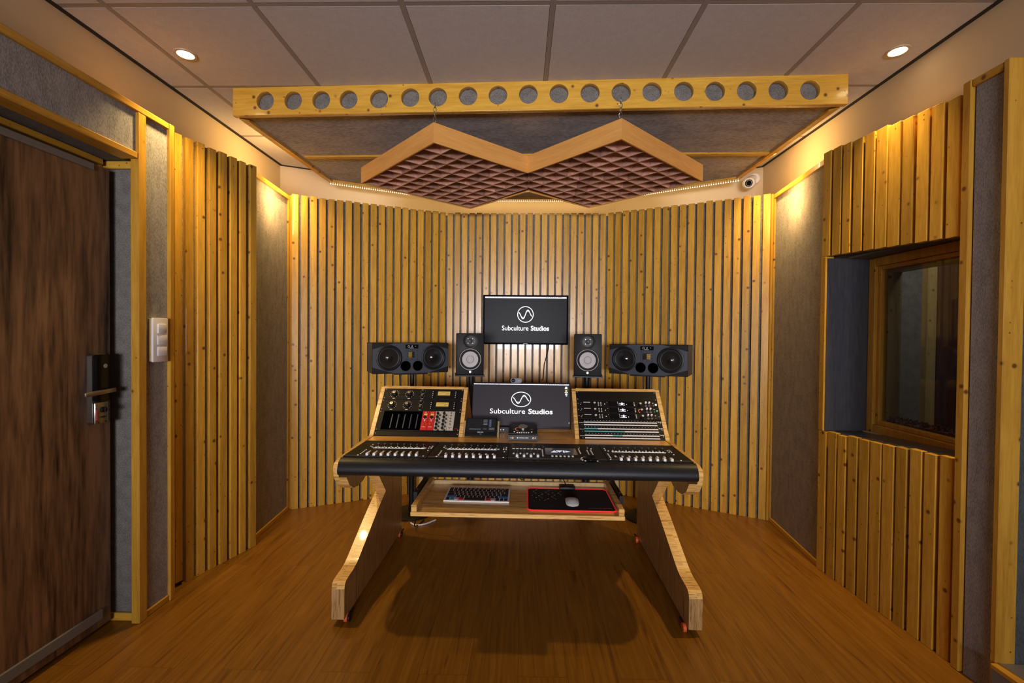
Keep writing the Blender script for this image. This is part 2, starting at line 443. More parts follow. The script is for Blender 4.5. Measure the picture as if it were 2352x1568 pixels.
def frame_on(a, b, z=0.0):
    """x along a->b on the floor plan, y away to the left of it, z up"""
    d = Vector((b[0] - a[0], b[1] - a[1], 0)); L = d.length; d.normalize()
    y = Vector((-d.y, d.x, 0))
    return Matrix(((d.x, y.x, 0, a[0]), (d.y, y.y, 0, a[1]), (0, 0, 1, z), (0, 0, 0, 1))), L
# ------------------------------------------------------------------ the room
mb = MB(); mb.box(-2.1, 3.4, -4.8, 4.4, -0.1, 0.0)
struct(mb.done('floor', FLOOR))

# ceiling: lay-in tiles between bars, black strips painted as the shaded gap round the edge
mb = MB()
GX = [-1.9] + [-1.687 + .6 * k for k in range(6)] + [1.85]
GY = [-4.6] + [1.814 + .6 * j for j in range(-10, 5)]
g = 0.012
for i in range(len(GX) - 1):
    for j in range(len(GY) - 1):
        x0 = GX[i] + (0.02 if i == 0 else g); x1 = GX[i + 1] - (0.02 if i == len(GX) - 2 else g)
        y0, y1 = GY[j] + g, GY[j + 1] - g
        if y1 - y0 < .05: continue
        mb.box(x0, x1, y0, y1, CEIL, CEIL + 0.02)
ceil = struct(mb.done('ceiling', TILE))
mb = MB()
for x in GX[1:-1]: mb.box(x - g + .0015, x + g - .0015, -4.6, 4.2, CEIL - 0.001, CEIL + 0.02)
o = mb.done('ceiling_bars', BAR, ceil)
mb = MB()
for y in GY[1:]: mb.box(-1.88, 1.83, y - g + .0015, y + g - .0015, CEIL + 0.0005, CEIL + 0.018)
o = mb.done('cross_bars', BAR, ceil)
mb = MB(); mb.box(-2.1, 3.4, -4.8, 4.4, CEIL + 0.03, CEIL + 0.1)
mb.done('ceiling_void', SHADOWGAP, ceil)
mb = MB(); mb.box(-1.9, -1.878, -4.6, 3.56, CEIL - .003, CEIL + .03); mb.box(1.83, 1.85, -4.6, 3.56, CEIL - .003, CEIL + .03)
mb.prism([(-1.9, 3.54), (-1.88, 3.52), (-.75, 4.06), (-.755, 4.085)][::-1], CEIL - .003, CEIL + .03); mb.prism([(1.85, 3.55), (1.83, 3.535), (.82, 4.06), (.825, 4.08)], CEIL - .003, CEIL + .03); mb.box(-.755, .825, 4.06, 4.083, CEIL - .003, CEIL + .03)
mb.done('shadow_gap', SHADOWGAP, ceil)

# rooms walls (plaster, set back behind the cladding)
WL = MB()
WL.box(-2.05, -1.9, -4.62, 0.95, 0, 2.66); WL.box(-2.05, -1.9, 2.0, 3.60, 0, 2.66); WL.box(-2.05, -1.9, .95, 2.0, 2.06, 2.66)
WL.box(-2.05, -1.95, .95, 2.0, 0, 2.06)
WL.box(-1.90, -1.735, -4.62, 0.95, 0, 2.262, 1)
WL.box(-1.90, -1.697, 0.95, 1.966, 2.085, 2.262, 1)          # fabric over the door
WL.box(-1.90, -1.757, 2.001, 2.16, 0, 2.262, 1)
WL.box(-1.757, -1.697, 2.0105, 2.1425, 0.03, 2.262, 1)        # narrow fabric strip behind the switch
WL.box(-1.90, -1.85, 2.16, 3.25, 0, 2.285, 0)
wall_left = struct(WL.done('wall_left', [PLASTER, FABRIC]))
mb = MB(); mb.box(-1.95, -1.7225, 2.0, 2.0098, 0.03, 2.03); mb.box(-1.95, -1.735, .95, 2.0, 2.06, 2.066)
mb.done('recess_lining', FABRIC_D, wall_left)

WR = MB()
WR.box(1.85, 2.0, -4.62, 3.62, 1.75, 2.66); WR.box(1.85, 2.0, 2.56, 3.62, 0, 1.75); WR.box(1.95, 2.0, -4.62, 0.6, 0, 1.75); WR.box(1.90, 1.95, 1.70, 2.56, 0, 0.79)
WR.box(1.733, 1.90, 1.677, 1.785, 0, 2.267, 1)
WR.box(1.785, 1.95, 1.655, 1.676, 0, 2.265, 2)
WR.box(1.95, 2.0, 0.6, 1.662, 0, 1.75, 1)
wall_right = struct(WR.done('wall_right', [PLASTER, FABRIC, speckle('slate_fabric', (.085, .095, .10), (.05, .056, .06), 240, (1, 1, .4))]))

KL, KR = (-.63, 3.79), (.70, 3.785)
CLp, CRp = (-1.69, 3.288), (1.757, 3.245)
WB = MB()
P0, P1_, P2_, P3_ = (-1.9, 3.535), (-.755, 4.085), (.825, 4.08), (1.85, 3.55)
WB.prism([P0, P1_, (-.755, 4.3), (-2.05, 4.3), (-2.05, 3.535)][::-1], 0, 2.66)
WB.prism([P1_, P2_, (.825, 4.3), (-.755, 4.3)][::-1], 0, 2.66)
WB.prism([P2_, P3_, (2.0, 3.55), (2.0, 4.3), (.825, 4.3)][::-1], 0, 2.66)
wall_back = struct(WB.done('wall_back', PLASTER))
mb = MB()      # the ledge behind the slats
mb.prism([(-1.70, 3.36), (-.655, 3.862), (.728, 3.857), (1.77, 3.315), (1.84, 3.54), (.82, 4.07), (-.75, 4.075), (-1.88, 3.53)], 2.20, 2.285)
mb.done('ledge', PLASTER, wall_back)
for (x, y) in ((-.63, 3.79), (.70, 3.785)):
    mb = MB(); mb.prism([(x - .05, y + .030), (x, y + .0285), (x + .05, y + .030), (x + .06, y + .12), (x - .06, y + .12)], 0, 2.3)
    struct(mb.done('trim_%d' % (40 + int(x > 0)), FABRIC_D))

mb = MB(); mb.box(-2.1, 2.1, -4.77, -4.62, 0, 0.9); mb.box(-2.1, 2.1, -4.77, -4.62, 1.78, 2.66); mb.box(-2.1, -1.2, -4.77, -4.62, .9, 1.78); mb.box(1.0, 2.1, -4.77, -4.62, .9, 1.78)
struct(mb.done('wall_front', PLASTER))
w2 = thing('fill_window', '', '')  # unseen window put in to carry the rear fill light
del w2['label'], w2['category']; struct(w2)
mb = MB(); mb.box(-1.2, 1.0, -4.73, -4.70, .9, 1.78); mb.done('pane', PANE_LIT, w2)
mb = MB()
for x in (-1.2, -.13, .95): mb.box(x, x + .05, -4.70, -4.64, .9, 1.78)
mb.box(-1.2, 1.0, -4.70, -4.64, .9, .95); mb.box(-1.2, 1.0, -4.70, -4.64, 1.73, 1.78)
mb.done('frame', PINE_X, w2)

# ---- slatted cladding
def slat_panel(name, label, a, b, slats, zb, zt, depth=0.028, back=0.03, bm_=FABRIC_D, group=None, backtop=0.0):
    M, L = frame_on(a, b)
    t = thing(name, label, 'wall panel', M, group)
    mb = MB()
    for (x0, x1) in slats:
        xm = (x0 + x1) / 2
        j = random.uniform(-.004, .004)
        mb.box(x0, x1, 0, depth, zb(xm), zt(xm) + j, bev=0.0012, seg=1)
    mb.done('pine_slats', PINE, t)
    mb = MB()
    x0 = slats[0][0]; x1 = slats[-1][1]
    n = 6
    lo = [(x0 + (x1 - x0) * i / n, zb(x0 + (x1 - x0) * i / n)) for i in range(n + 1)]
    hi = [(p[0], zt(p[0]) - .004 + backtop) for p in lo][::-1]
    mb.prism(lo + hi, -depth - back, -depth, M=Matrix(((1, 0, 0, 0), (0, 0, -1, 0), (0, 1, 0, 0), (0, 0, 0, 1))))
    mb.done('fabric_backing', bm_, t)
    return t

def even(n, L, w, e=0.0):
    p = (L - 2 * e) / n
    return [(e + p * i + (p - w) / 2, e + p * i + (p + w) / 2) for i in range(n)]

LS = [(.036, .072), (.091, .133), (.154, .195), (.220, .261), (.282, .328), (.350, .392), (.412, .451), (.481, .525)]
slat_panel('slat_panel', 'narrow panel of eight pine slats beside the light switch', (-1.755, 2.22), (-1.606, 2.727), LS,
           lambda x: 0.0 if x > .06 else 0.02, lambda x: 2.302, depth=.022, bm_=FABRIC)
RS = [(.795, .741), (.722, .666), (.652, .600), (.582, .526), (.511, .455), (.444, .384), (.374, .316), (.303, .252), (.234, .181), (.168, .118), (.100, .050)]
LR = math.hypot(1.7345 - 1.684, 2.595 - 1.80)
RS2 = sorted([(LR + 0.0 - max(p), LR - min(p)) for p in RS])
RS2 = [(x0 + .8 - LR, x1 + .8 - LR) for x0, x1 in RS2]
slat_panel('slat_panel', 'pine slat panel on the right wall, above the window niche', (1.684, 2.595), (1.7345, 1.80), RS2,
           lambda x: 1.755 - .062 * x, lambda x: 2.338 - .098 * x)
slat_panel('slat_panel', 'pine slat panel on the right wall, below the window niche', (1.684, 2.595), (1.7345, 1.80), RS2,
           lambda x: 0.0, lambda x: .779 + .060 * x)
M, L = frame_on(CLp, KL); slat_panel('slat_panel', 'left facet of the slatted back wall, behind the left speakers', CLp, KL, even(19, L, .0455), lambda x: 0, lambda x: 2.314)
M, L = frame_on(KL, KR); slat_panel('slat_panel', 'middle facet of the slatted back wall, behind the wall screen', KL, KR, even(22, L, .045), lambda x: 0, lambda x: 2.314)
M, L = frame_on(KR, CRp); slat_panel('slat_panel', 'right facet of the slatted back wall, behind the right speakers', KR, CRp, even(19, L, .0455), lambda x: 0, lambda x: 2.314)

# ---- timber trims
tn = [0]
def trim(mb, m=None):
    tn[0] += 1
    return struct(mb.done('trim_%d' % tn[0], m or PINE_Z))
def tbox(x0, x1, y0, y1, z0, z1, m=None, bev=.003):
    mb = MB(); mb.box(x0, x1, y0, y1, z0, z1, bev=bev, seg=1); return trim(mb, m)
# left
tbox(-1.722, -1.685, 1.966, 2.01, 0, 2.262)
tbox(-1.76, -1.682, 2.143, 2.172, 0, 2.292)
tbox(-1.76, -1.685, 0.5, 2.142, 2.263, 2.292, PINE_Y)
tbox(-1.76, -1.685, 0.5, 1.965, 2.056, 2.084, PINE_Y)
tbox(-1.76, -1.69, 2.0105, 2.1425, 0, .03, PINE_Y)
tbox(-1.90, -1.723, 1.985, 1.999, 0, .035, PINE_X)
tbox(-1.90, -1.723, 1.985, 1.999, 2.022, 2.055, PINE_X)
tbox(-1.90, -1.86, 1.968, 1.984, 0, 2.055)
tbox(-1.90, -1.84, .95, 1.967, 2.03, 2.055, PINE_Y)
tbox(1.752, 1.7675, 3.238, 3.262, 0, 2.308)
tbox(-1.7055, -1.684, 3.3005, 3.32, 0, 2.308)
# left fabric panel in the corner
def fabric_frame(a, b, z1, first, last, dep=.012):
    M, L = frame_on(a, b)
    mb = MB(); mb.box(0, L, dep, dep + .02, 0, z1 - .005, M=M)
    mb.done('fabric_panel', FABRIC, wall_left if a[0] < 0 else wall_right)
    mb = MB(); mb.box(first, L - last, 0, dep, 0, .03, M=I4, bev=.002, seg=1); o = trim(mb, PINE_X); o.matrix_world = M
    mb = MB(); mb.box(0, L, 0, dep, z1 - .03, z1, M=I4, bev=.002, seg=1); o = trim(mb, PINE_X); o.matrix_world = M
    if last:
        mb = MB(); mb.box(L - last, L, 0, dep, 0, z1 - .031, bev=.002, seg=1); o = trim(mb); o.matrix_world = M
    if first:
        mb = MB(); mb.box(0, first, 0, dep, 0, z1 - .031, bev=.002, seg=1); o = trim(mb); o.matrix_world = M
fabric_frame((-1.648, 2.70), (-1.698, 3.30), 2.300, 0, .028)
fabric_frame((1.768, 3.255), (1.690, 2.58), 2.305, .028, 0)
# right posts
tbox(1.719, 1.80, 1.792, 1.826, 0, 2.298)
tbox(1.72, 1.79, 1.654, 1.676, 0, 2.30)
tbox(1.722, 1.79, 1.677, 1.791, 2.268, 2.297, PINE_Y)
tbox(1.735, 1.79, 1.677, 1.791, 0, .035, PINE_Y)
tbox(1.684, 1.73, 2.556, 2.596, .782, 1.752)

# ---- door on the left
d1 = struct(bpy.data.objects.new('door_1', None)); COL.objects.link(d1); d1.location = (-1.835, 1.0, 0)
def dl(o): return o
mb = MB(); mb.box(-.024, .024, 0, .965, .018, 2.008, bev=.003, seg=1); leaf = mb.done('door_leaf', WALNUT, d1)
mb = MB(); mb.box(.024, .032, 0, .885, 1.978, 2.006, bev=.002, seg=1); mb.done('top_seal', GREYP, d1)
mb = MB(); mb.box(.024, .034, 0, .915, .055, .098, bev=.002, seg=1); mb.done('bottom_seal', GREYP, d1)
# smart lock
lk1 = bpy.data.objects.new('door_lock', None); COL.objects.link(lk1); lk1.parent = d1; lk1.location = (.024, .890, 1.055)
LM = Matrix(((0, 0, 1, 0), (1, 0, 0, 0), (0, 1, 0, 0), (0, 0, 0, 1)))      # x along +y, y up, z out of the door
def rrect(x0, x1, y0, y1, r, n=5):
    p = []
    for (cx, cy, a0) in ((x1 - r, y1 - r, 0), (x0 + r, y1 - r, PI / 2), (x0 + r, y0 + r, PI), (x1 - r, y0 + r, 1.5 * PI)):
        for i in range(n + 1):
            a = a0 + PI / 2 * i / n; p.append((cx + r * math.cos(a), cy + r * math.sin(a)))
    return p
mb = MB(); mb.prism(rrect(-.034, .033, -.148, .150, .012), 0, .022, M=LM); mb.done('lock_body', STEEL, lk1, SM)
mb = MB(); mb.prism(rrect(-.030, .031, -.052, .147, .014), .022, .040, M=LM); mb.done('lock_cover', GLOSSK, lk1, SM)
mb = MB(); mb.box(-.032, .031, -.146, -.054, .022, .034, M=LM, bev=.006); mb.done('lock_base', STEEL, lk1, SM)
mb = MB(); mb.box(-.098, .040, -.018, .000, .046, .058, M=LM @ Matrix.Rotation(.06, 4, 'Z'), bev=.002); mb.cyl((.02, -.008, .036), .009, .02, M=LM); mb.done('door_handle', STEEL, lk1, SM)
mb = MB(); mb.cyl((.004, -.088, .034), .012, .008, M=LM); mb.box(-.002, .002, -.098, -.078, .042, .05, M=LM); mb.done('thumb_turn', BLACK, lk1, SM)
mb = MB(); mb.cyl((.008, .098, .040), .009, .001, M=LM); mb.done('badge', INKD, lk1)
mb = MB(); mb.box(-.0305, -.024, -.128, -.085, .034, .0348, M=LM); mb.done('pink_sticker', mat('pink_sticker', (.75, .12, .16), .5), lk1)
mb = MB(); mb.box(-.012, .018, -.120, -.117, .034, .0355, M=LM); mb.cyl((.004, -.1185, .034), .004, .004, M=LM)
mb.cyl((-.018, -.140, .030), .003, .006, M=LM); mb.cyl((.016, -.140, .030), .003, .006, M=LM); mb.done('slide_button', BLACKM, lk1)

# light switch
sw = thing('light_switch', 'white three gang light switch on the grey fabric strip', 'light switch', T3(-1.697, 2.060, 1.262) @ LM)
mb = MB(); mb.box(-.030, .060, -.098, .098, 0, .016, bev=.002); mb.done('back_box', PALEWOOD, sw)
mb = MB(); mb.box(-.032, .056, -.101, .102, .016, .026, bev=.003); mb.done('switch_plate', WHITEP, sw, SM)
for i, (dz, tl) in enumerate(((.052, .02), (.000, .10), (-.052, .10))):
    mb = MB(); mb.box(-.024, .024, -.021, .021, -.004, .006, bev=.0015)
    o = mb.done('rocker', WHITEP, sw, SM); o.location = (.016, dz, .0265); o.rotation_euler = (0, -tl, 0)

# ---- window niche on the right, and the booth behind it
mb = MB(); mb.box(1.692, 1.92, 2.55, 2.556, .785, 1.74)
niche = struct(mb.done('window_1', ACRYL))
mb = MB(); mb.box(1.80, 1.93, 1.80, 2.549, 1.737, 1.746); mb.done('niche_soffit', FABRIC_D, niche)
mb = MB(); mb.prism([(1.715, 2.549), (1.755, 1.80), (1.925, 1.80), (1.925, 2.549)], .748, .768)
for v in mb.bm.verts: v.co.z += .016 + (2.549 - v.co.y) * .052
mb.done('sill', ACRYL, niche)
fr = MB()
FZ0, FZ1, FY0, FY1 = .788, 1.735, 1.705, 2.549
def ring(mb, x0, x1, w, ins):
    y0, y1, z0, z1 = FY0 + ins, FY1 - ins, FZ0 + ins, FZ1 - ins
    mb.box(x0, x1, y1 - w, y1, z0, z1, bev=.003, seg=1); mb.box(x0, x1, y0, y0 + w, z0, z1, bev=.003, seg=1)
    mb.box(x0, x1, y0 + w, y1 - w, z0, z0 + w, bev=.003, seg=1); mb.box(x0, x1, y0 + w, y1 - w, z1 - w, z1, bev=.003, seg=1)
ring(fr, 1.915, 1.96, .045, 0); ring(fr, 1.930, 1.965, .022, .045)
fr.done('window_frame', PINE_Z, niche)
mb = MB(); mb.box(1.948, 1.952, FY0 + .06, FY1 - .06, FZ0 + .06, FZ1 - .06); mb.done('window_glass', GLASS, niche)
mb = MB(); mb.box(1.966, 2.035, FY1 - .075, FY1 - .055, .86, 1.68); mb.box(1.966, 2.035, FY0, FY1 - .075, 1.655, 1.68); mb.done('inner_lining', PALEWOOD, niche)
mb = MB(); mb.box(2.022, 2.025, FY0 + .06, FY1 - .076, .87, 1.655); mb.done('inner_glass', GLASS, niche)
mb = MB()
for i in range(240):
    y = random.uniform(FY0, FY1 - .09); x = random.uniform(1.972, 2.02)
    mb.cyl((x, y, .862), random.uniform(.008, .016), random.uniform(.01, .03), axis=(random.uniform(-.4, .4), random.uniform(-.4, .4), 1), seg=5, r2=.003)
mb.box(1.966, 2.035, FY0, FY1 - .076, .84, .866)
o = mb.done('carpet_strip', FUZZ, niche)
bt = MB()
bt.box(2.0, 3.3, 3.05, 3.15, 0, 2.6); bt.box(3.2, 3.3, .6, 3.05, 0, 2.6); bt.box(2.0, 3.3, .5, .6, 0, 2.6); bt.box(2.0, 3.3, .5, 3.15, 2.5, 2.6)
booth = struct(bt.done('wall_booth', FABRIC_D))
mb = MB(); mb.box(2.64, 2.70, 3.01, 3.05, 0, 2.3); mb.done('booth_post', PALEWOOD, booth)
mb = MB(); mb.box(2.715, 3.2, 3.02, 3.05, 0, 2.1); struct(mb.done('door_2', MAROON))
mb = MB(); mb.box(2.71, 3.2, 2.995, 3.05, 2.1, 2.15); mb.done('booth_door_head', PALEWOOD, booth)

# step by the right doorway
st = thing('step', 'low grey step with a wooden edge at the far right', 'step', T3(1.95, 1.2, 0))
mb = MB(); mb.box(-.245, -.002, -.8, .453, 0, .118); mb.done('step_body', GREYP, st)
mb = MB(); mb.box(-.215, -.002, -.8, .453, .118, .133); mb.done('step_top', mat('step_cream', (.42, .38, .30), .5), st)
mb = MB(); mb.box(-.25, -.215, -.8, .453, .118, .136, bev=.002, seg=1); mb.done('step_edge', PINE_Y, st)

# ------------------------------------------------------------------ ceiling lights
LABS = ['round recessed downlight in the ceiling over the door side', 'round recessed downlight in the ceiling over the window niche',
        'recessed downlight hidden beyond the left end of the cloud', 'recessed downlight hidden beyond the right end of the cloud']
for i, (x, y) in enumerate(LAMPS):
    t = thing('downlight', LABS[i], 'ceiling light', T3(x, y, CEIL), 'recessed downlights')
    mb = MB(); mb.lathe([(.047, 0), (.046, -.004), (.036, -.005), (.034, -.002), (.034, 0)], seg=32); mb.done('trim_ring', mat('lamp_ring', (.55, .42, .28), .4), t, SM)
    mb = MB(); mb.cyl((0, 0, -.004), .033, .003, seg=32); mb.done('lamp_disc', LAMPW, t)

# ------------------------------------------------------------------ ceiling cloud with the drilled front board
CA, CB = Vector((-1.56, 2.425)), Vector((1.613, 2.307))
M, L = frame_on(CA, CB, 2.466)
cl = thing('ceiling_cloud', 'wide fabric ceiling cloud fronted by a pine board with round holes', 'ceiling panel', M)
cl_i = M.inverted()
def cloc(p, z=0): return cl_i @ Vector((p[0], p[1], 2.466 + z))
HX = [.178, .332, .486, .634, .799, .966, 1.112, 1.272, 1.428, 1.586, 1.744, 1.903, 2.061, 2.216, 2.375, 2.53, 2.686, 2.84, 2.994]
HZ = [.080, .079, .078, .078, .078, .082, .082, .084, .085, .086, .086, .086, .085, .085, .084, .081, .080, .079, .077]
cu = bpy.data.curves.new('board', 'CURVE'); cu.dimensions = '2D'; cu.fill_mode = 'BOTH'; cu.extrude = .014; cu.bevel_depth = .0015; cu.bevel_resolution = 1
def spl(pts):
    s_ = cu.splines.new('POLY'); s_.points.add(len(pts) - 1); s_.use_cyclic_u = True
    for q, p in zip(s_.points, pts): q.co = (p[0], p[1], 0, 1)
spl([(0, 0), (L, 0), (L, .146), (0, .146)])
for x, z in zip(HX, HZ):
    spl([(x + .0495 * math.cos(2 * PI * k / 40), z - .006 + .0495 * math.sin(2 * PI * k / 40)) for k in range(40)])
to = bpy.data.objects.new('board', cu); COL.objects.link(to)
dg = bpy.context.evaluated_depsgraph_get(); dg.update()
me = bpy.data.meshes.new_from_object(to.evaluated_get(dg)); bpy.data.objects.remove(to)
me.transform(Matrix(((1, 0, 0, 0), (0, 0, 1, .0155), (0, 1, 0, 0), (0, 0, 0, 1))))
me.materials.clear(); me.materials.append(PINE_X)
fb = bpy.data.objects.new('front_board', me); COL.objects.link(fb); fb.parent = cl; fb['label'] = 'pine board drilled with nineteen round holes'
mb = MB(); mb.box(.02, L - .02, .0312, .045, .005, .136); mb.done('board_backing', FABRIC_D, cl)
POLY = [(-1.545, 2.50), (1.60, 2.385), (1.600, 3.40), (.685, 3.925), (-.585, 3.930), (-1.49, 3.49)]
loc = [cloc(p) for p in POLY]
loc[0].y = loc[1].y = .0325
mb = MB(); mb.prism([(p.x, p.y) for p in loc], .012, .06); mb.done('cloud_fabric', CLOUDF, cl)
# timber frame round the underside
ins = []
cen = sum(loc, Vector()) / len(loc)
mb = MB()
w = .034
n = len(loc)
def off(i, d):
    p, a, b = loc[i], loc[i - 1], loc[(i + 1) % n]
    e1 = (p - a).normalized(); e2 = (b - p).normalized()
    n1 = Vector((-e1.y, e1.x, 0)); n2 = Vector((-e2.y, e2.x, 0))
    bis = (n1 + n2).normalized(); return p + bis * (d / max(.3, bis.dot(n1)))
for i in range(n):
    if i == 0: continue
    j = (i + 1) % n
    q = [loc[i], loc[j], off(j, w), off(i, w)]
    mb.prism([(p.x, p.y) for p in q], -.004, .052)
q0, q1 = cloc((-1.45, 3.016)), cloc((1.57, 2.947))
mb.prism([(q0.x, q0.y - .017), (q1.x, q1.y - .017), (q1.x, q1.y + .017), (q0.x, q0.y + .017)], 0, .05)
mb.done('cloud_frame', PINE_X, cl)
mb = MB()
for i in (2, 3, 4):
    a, b = loc[i], loc[i + 1]
    d = (b - a); Ls = d.length; d.normalize(); nn = Vector((d.y, -d.x, 0))
    k = int(Ls / .0165)
    for c in range(k):
        p = a + d * (Ls * (c + .5) / k) + nn * .004
        mb.cyl((p.x, p.y, -.012), .0036, .006, seg=6)
    q = [a, b, b + nn * .008, a + nn * .008]
    mb.prism([(p.x, p.y) for p in q], -.006, .01, 1)
o = mb.done('light_tape', [LEDDOT, PINE_X], cl); o['label'] = 'tape of small warm lights along the back edge'

# ------------------------------------------------------------------ hanging diffuser
DZ = 2.25
f_ = lambda x, y: Vector((x, y, 0))
dP1, dL, dB1 = f_(-.443, 2.253), f_(-1.022, 2.864), f_(-.395, 3.441)
dP2, dR, dB2 = f_(.475, 2.212), f_(1.099, 2.808), f_(.496, 3.405)
dV, dN = f_(.029, 2.673), f_(.034, 3.03)
df = thing('ceiling_diffuser', 'zigzag wooden diffuser of pyramid cells hanging under the cloud', 'diffuser', T3(.03, 2.8, DZ))
o0 = Vector((.03, 2.8, 0))
def side(mb, a, b, h=.1, th=.018):
    a = a - o0; b = b - o0
    d = (b - a).normalized(); nn = Vector((-d.y, d.x, 0)) * th
    mb.prism([(p.x, p.y) for p in (a, b, b + nn, a + nn)], 0, h)
def board(a, b):
    """one fascia board; its own x axis runs along it"""
    Mb, Lb = frame_on((a - o0)[:2], (b - o0)[:2])
    mb = MB(); mb.prism([(0, 0), (Lb, 0), (Lb - .008, .008), (.008, .008)], 0, .1)
    o = mb.done('fascia_board', DIFW, df); o.matrix_local = Mb
for a, b in ((dL, dP1), (dP1, dV), (dV, dP2), (dP2, dR), (dR, dB2), (dB2, dN), (dN, dB1), (dB1, dL)):
    board(a, b)
def cells(P, Lc, Bc, keep, n=8):
    """pyramid cells over the square P-Lc-Bc, trimmed on the mitre line where the two halves meet"""
    mb = MB()
    uh = (Lc - P).normalized(); vh = (dV - P).normalized()
    ul = (Lc - P).length - .022; vl = (Bc - Lc).length - .024
    corner = P + (uh + vh) * .00825
    cu_, cv = uh * (ul / n), vh * (vl / n)
    zl, dz = .002, .058
    for i in range(n):
        for j in range(n):
            c = corner + cu_ * i + cv * j - o0
            q = [c, c + cu_, c + cu_ + cv, c + cv]
            mm = c + cu_ * .5 + cv * .5
            qi = [mm + (p - mm) * .945 for p in q]
            for k in range(4):
                a, b, bi, ai = q[k], q[(k + 1) % 4], qi[(k + 1) % 4], qi[k]
                mb.face([(a.x, a.y, zl), (b.x, b.y, zl), (bi.x, bi.y, zl), (ai.x, ai.y, zl)])
            rim = [Vector((p.x, p.y, zl)) for p in qi]
            ap = Vector((mm.x, mm.y, zl + dz))
            for k in range(4): mb.face([rim[k], rim[(k + 1) % 4], ap])
    bmesh.ops.bisect_plane(mb.bm, geom=mb.bm.verts[:] + mb.bm.edges[:] + mb.bm.faces[:], plane_co=(.0015, 0, 0), plane_no=(keep, 0, 0), clear_outer=True)
    return mb.done('pyramid_cells', DIFC, df, normals=False)
cells(dP1, dL, dB1, 1)
cells(dP2, dR, dB2, -1)
mb = MB()
pl = [dL, dP1, dV, dP2, dR, dB2, dN, dB1]
pc = sum(pl, Vector()) / 8
mb.prism([((p - o0).x * .985, (p - o0).y * .985) for p in pl], .075, .092); mb.done('back_board', DIFW, df)
for p in (dP1, dP2):
    q = p - o0 + f_(0, .03)
    mb = MB()
    for k in range(5):
        z = .105 + .0235 * k
        pts = [(q.x + (.007 * math.cos(a) if k % 2 else 0), q.y + (0 if k % 2 else .007 * math.cos(a)), z + .0135 * math.sin(a)) for a in [2 * PI * s_ / 10 for s_ in range(11)]]
        mb.tube(pts, .0018, 5)
    mb.tube([(q.x, q.y, .095), (q.x, q.y, .106)], .003, 6)
    mb.done('hanging_chain', STEEL, df)

# ------------------------------------------------------------------ security camera in the right back corner
sc = thing('security_camera', 'white dome security camera in the upper right back corner', 'security camera', T3(1.716, 3.492, 2.468))
d = Vector((-.45, -.85, -.28)).normalized()
mb = MB(); mb.cyl((.075, .075, .052), .040, .022, axis=(-.45, -.85, 0), seg=24, M=I4); mb.done('mount_plate', WHITEP, sc, SM)
mb = MB(); mb.tube([(.07, .065, .06), (.04, .03, .05), (.0, .0, .02)], .022, 12); mb.done('mount_arm', WHITEP, sc, SM)
mb = MB(); mb.lathe([(0, -.046), (.03, -.038), (.044, -.015), (.047, .005), (.043, .028), (.036, .044), (.030, .046), (.028, .043), (0, .043)], axis=d, seg=28); mb.done('camera_ball', WHITEP, sc, SM)
mb = MB(); mb.cyl(d * .0435, .026, .003, axis=d, seg=24); mb.done('camera_lens', GLOSSK, sc)
mb = MB()
q = d.to_track_quat('Z', 'Y').to_matrix()
for k in range(12):
    a = 2 * PI * k / 12; mb.cyl(q @ Vector((.019 * math.cos(a), .019 * math.sin(a), .0465)), .003, .001, axis=d, seg=6)
mb.done('infrared_lamps', INKD, sc)
# ------------------------------------------------------------------ the desk
DM = T3(-.0178, 1.9734, 0) @ RZ(math.radians(-.652))
dk = thing('studio_desk', 'oak veneer studio desk with angled legs and sloped rack bays', 'desk', DM)
YZ = Matrix(((0, 0, 1, 0), (1, 0, 0, 0), (0, 1, 0, 0), (0, 0, 0, 1)))      # poly (y,z) extruded along x
FOOT = [(0, .03), (.001, .165), (.006, .183), (.018, .194), (.05, .199), (.10, .201), (.145, .209), (.18, .222), (.45, .346), (.592, .402)]
NOSE = [(.35, .645), (.29, .602), (.235, .580), (.17, .574), (.105, .583), (.055, .612), (.022, .655), (.012, .695), (.020, .718), (.045, .728), (.09, .733)]
SIDE = FOOT + NOSE + [(.36, .743), (.475, .744), (.69, .986), (.70, .9895), (.72, .9895), (.93, .74), (.93, .03)]
SLAB = FOOT + NOSE[:7] + [(.022, .657), (.93, .657), (.93, .03)]
HW = .8139
for s_ in (-1, 1):
    mb = MB()
    xs = sorted((s_ * HW, s_ * (HW - .0225)))
    mb.prism(SIDE, xs[0], xs[1], 0, YZ, lambda i: 0 if i in (0,) else 1)
    xs = sorted((s_ * (HW - .0227), s_ * (HW - .058)))
    mb.prism(SLAB, xs[0], xs[1], 0, YZ, lambda i: 0 if i in (0,) else 1)
    mb.done('side_panel', [VEN_Z, VEN_X], dk, math.radians(20))
mb = MB(); mb.box(-.79, .79, .0525, .36, .668, .680); mb.box(-.79, .79, .3615, .90, .683, .742, bev=.002, seg=1); mb.box(-.75, .75, .36, .90, .659, .6828)
mb.done('desktop', VEN_T, dk)
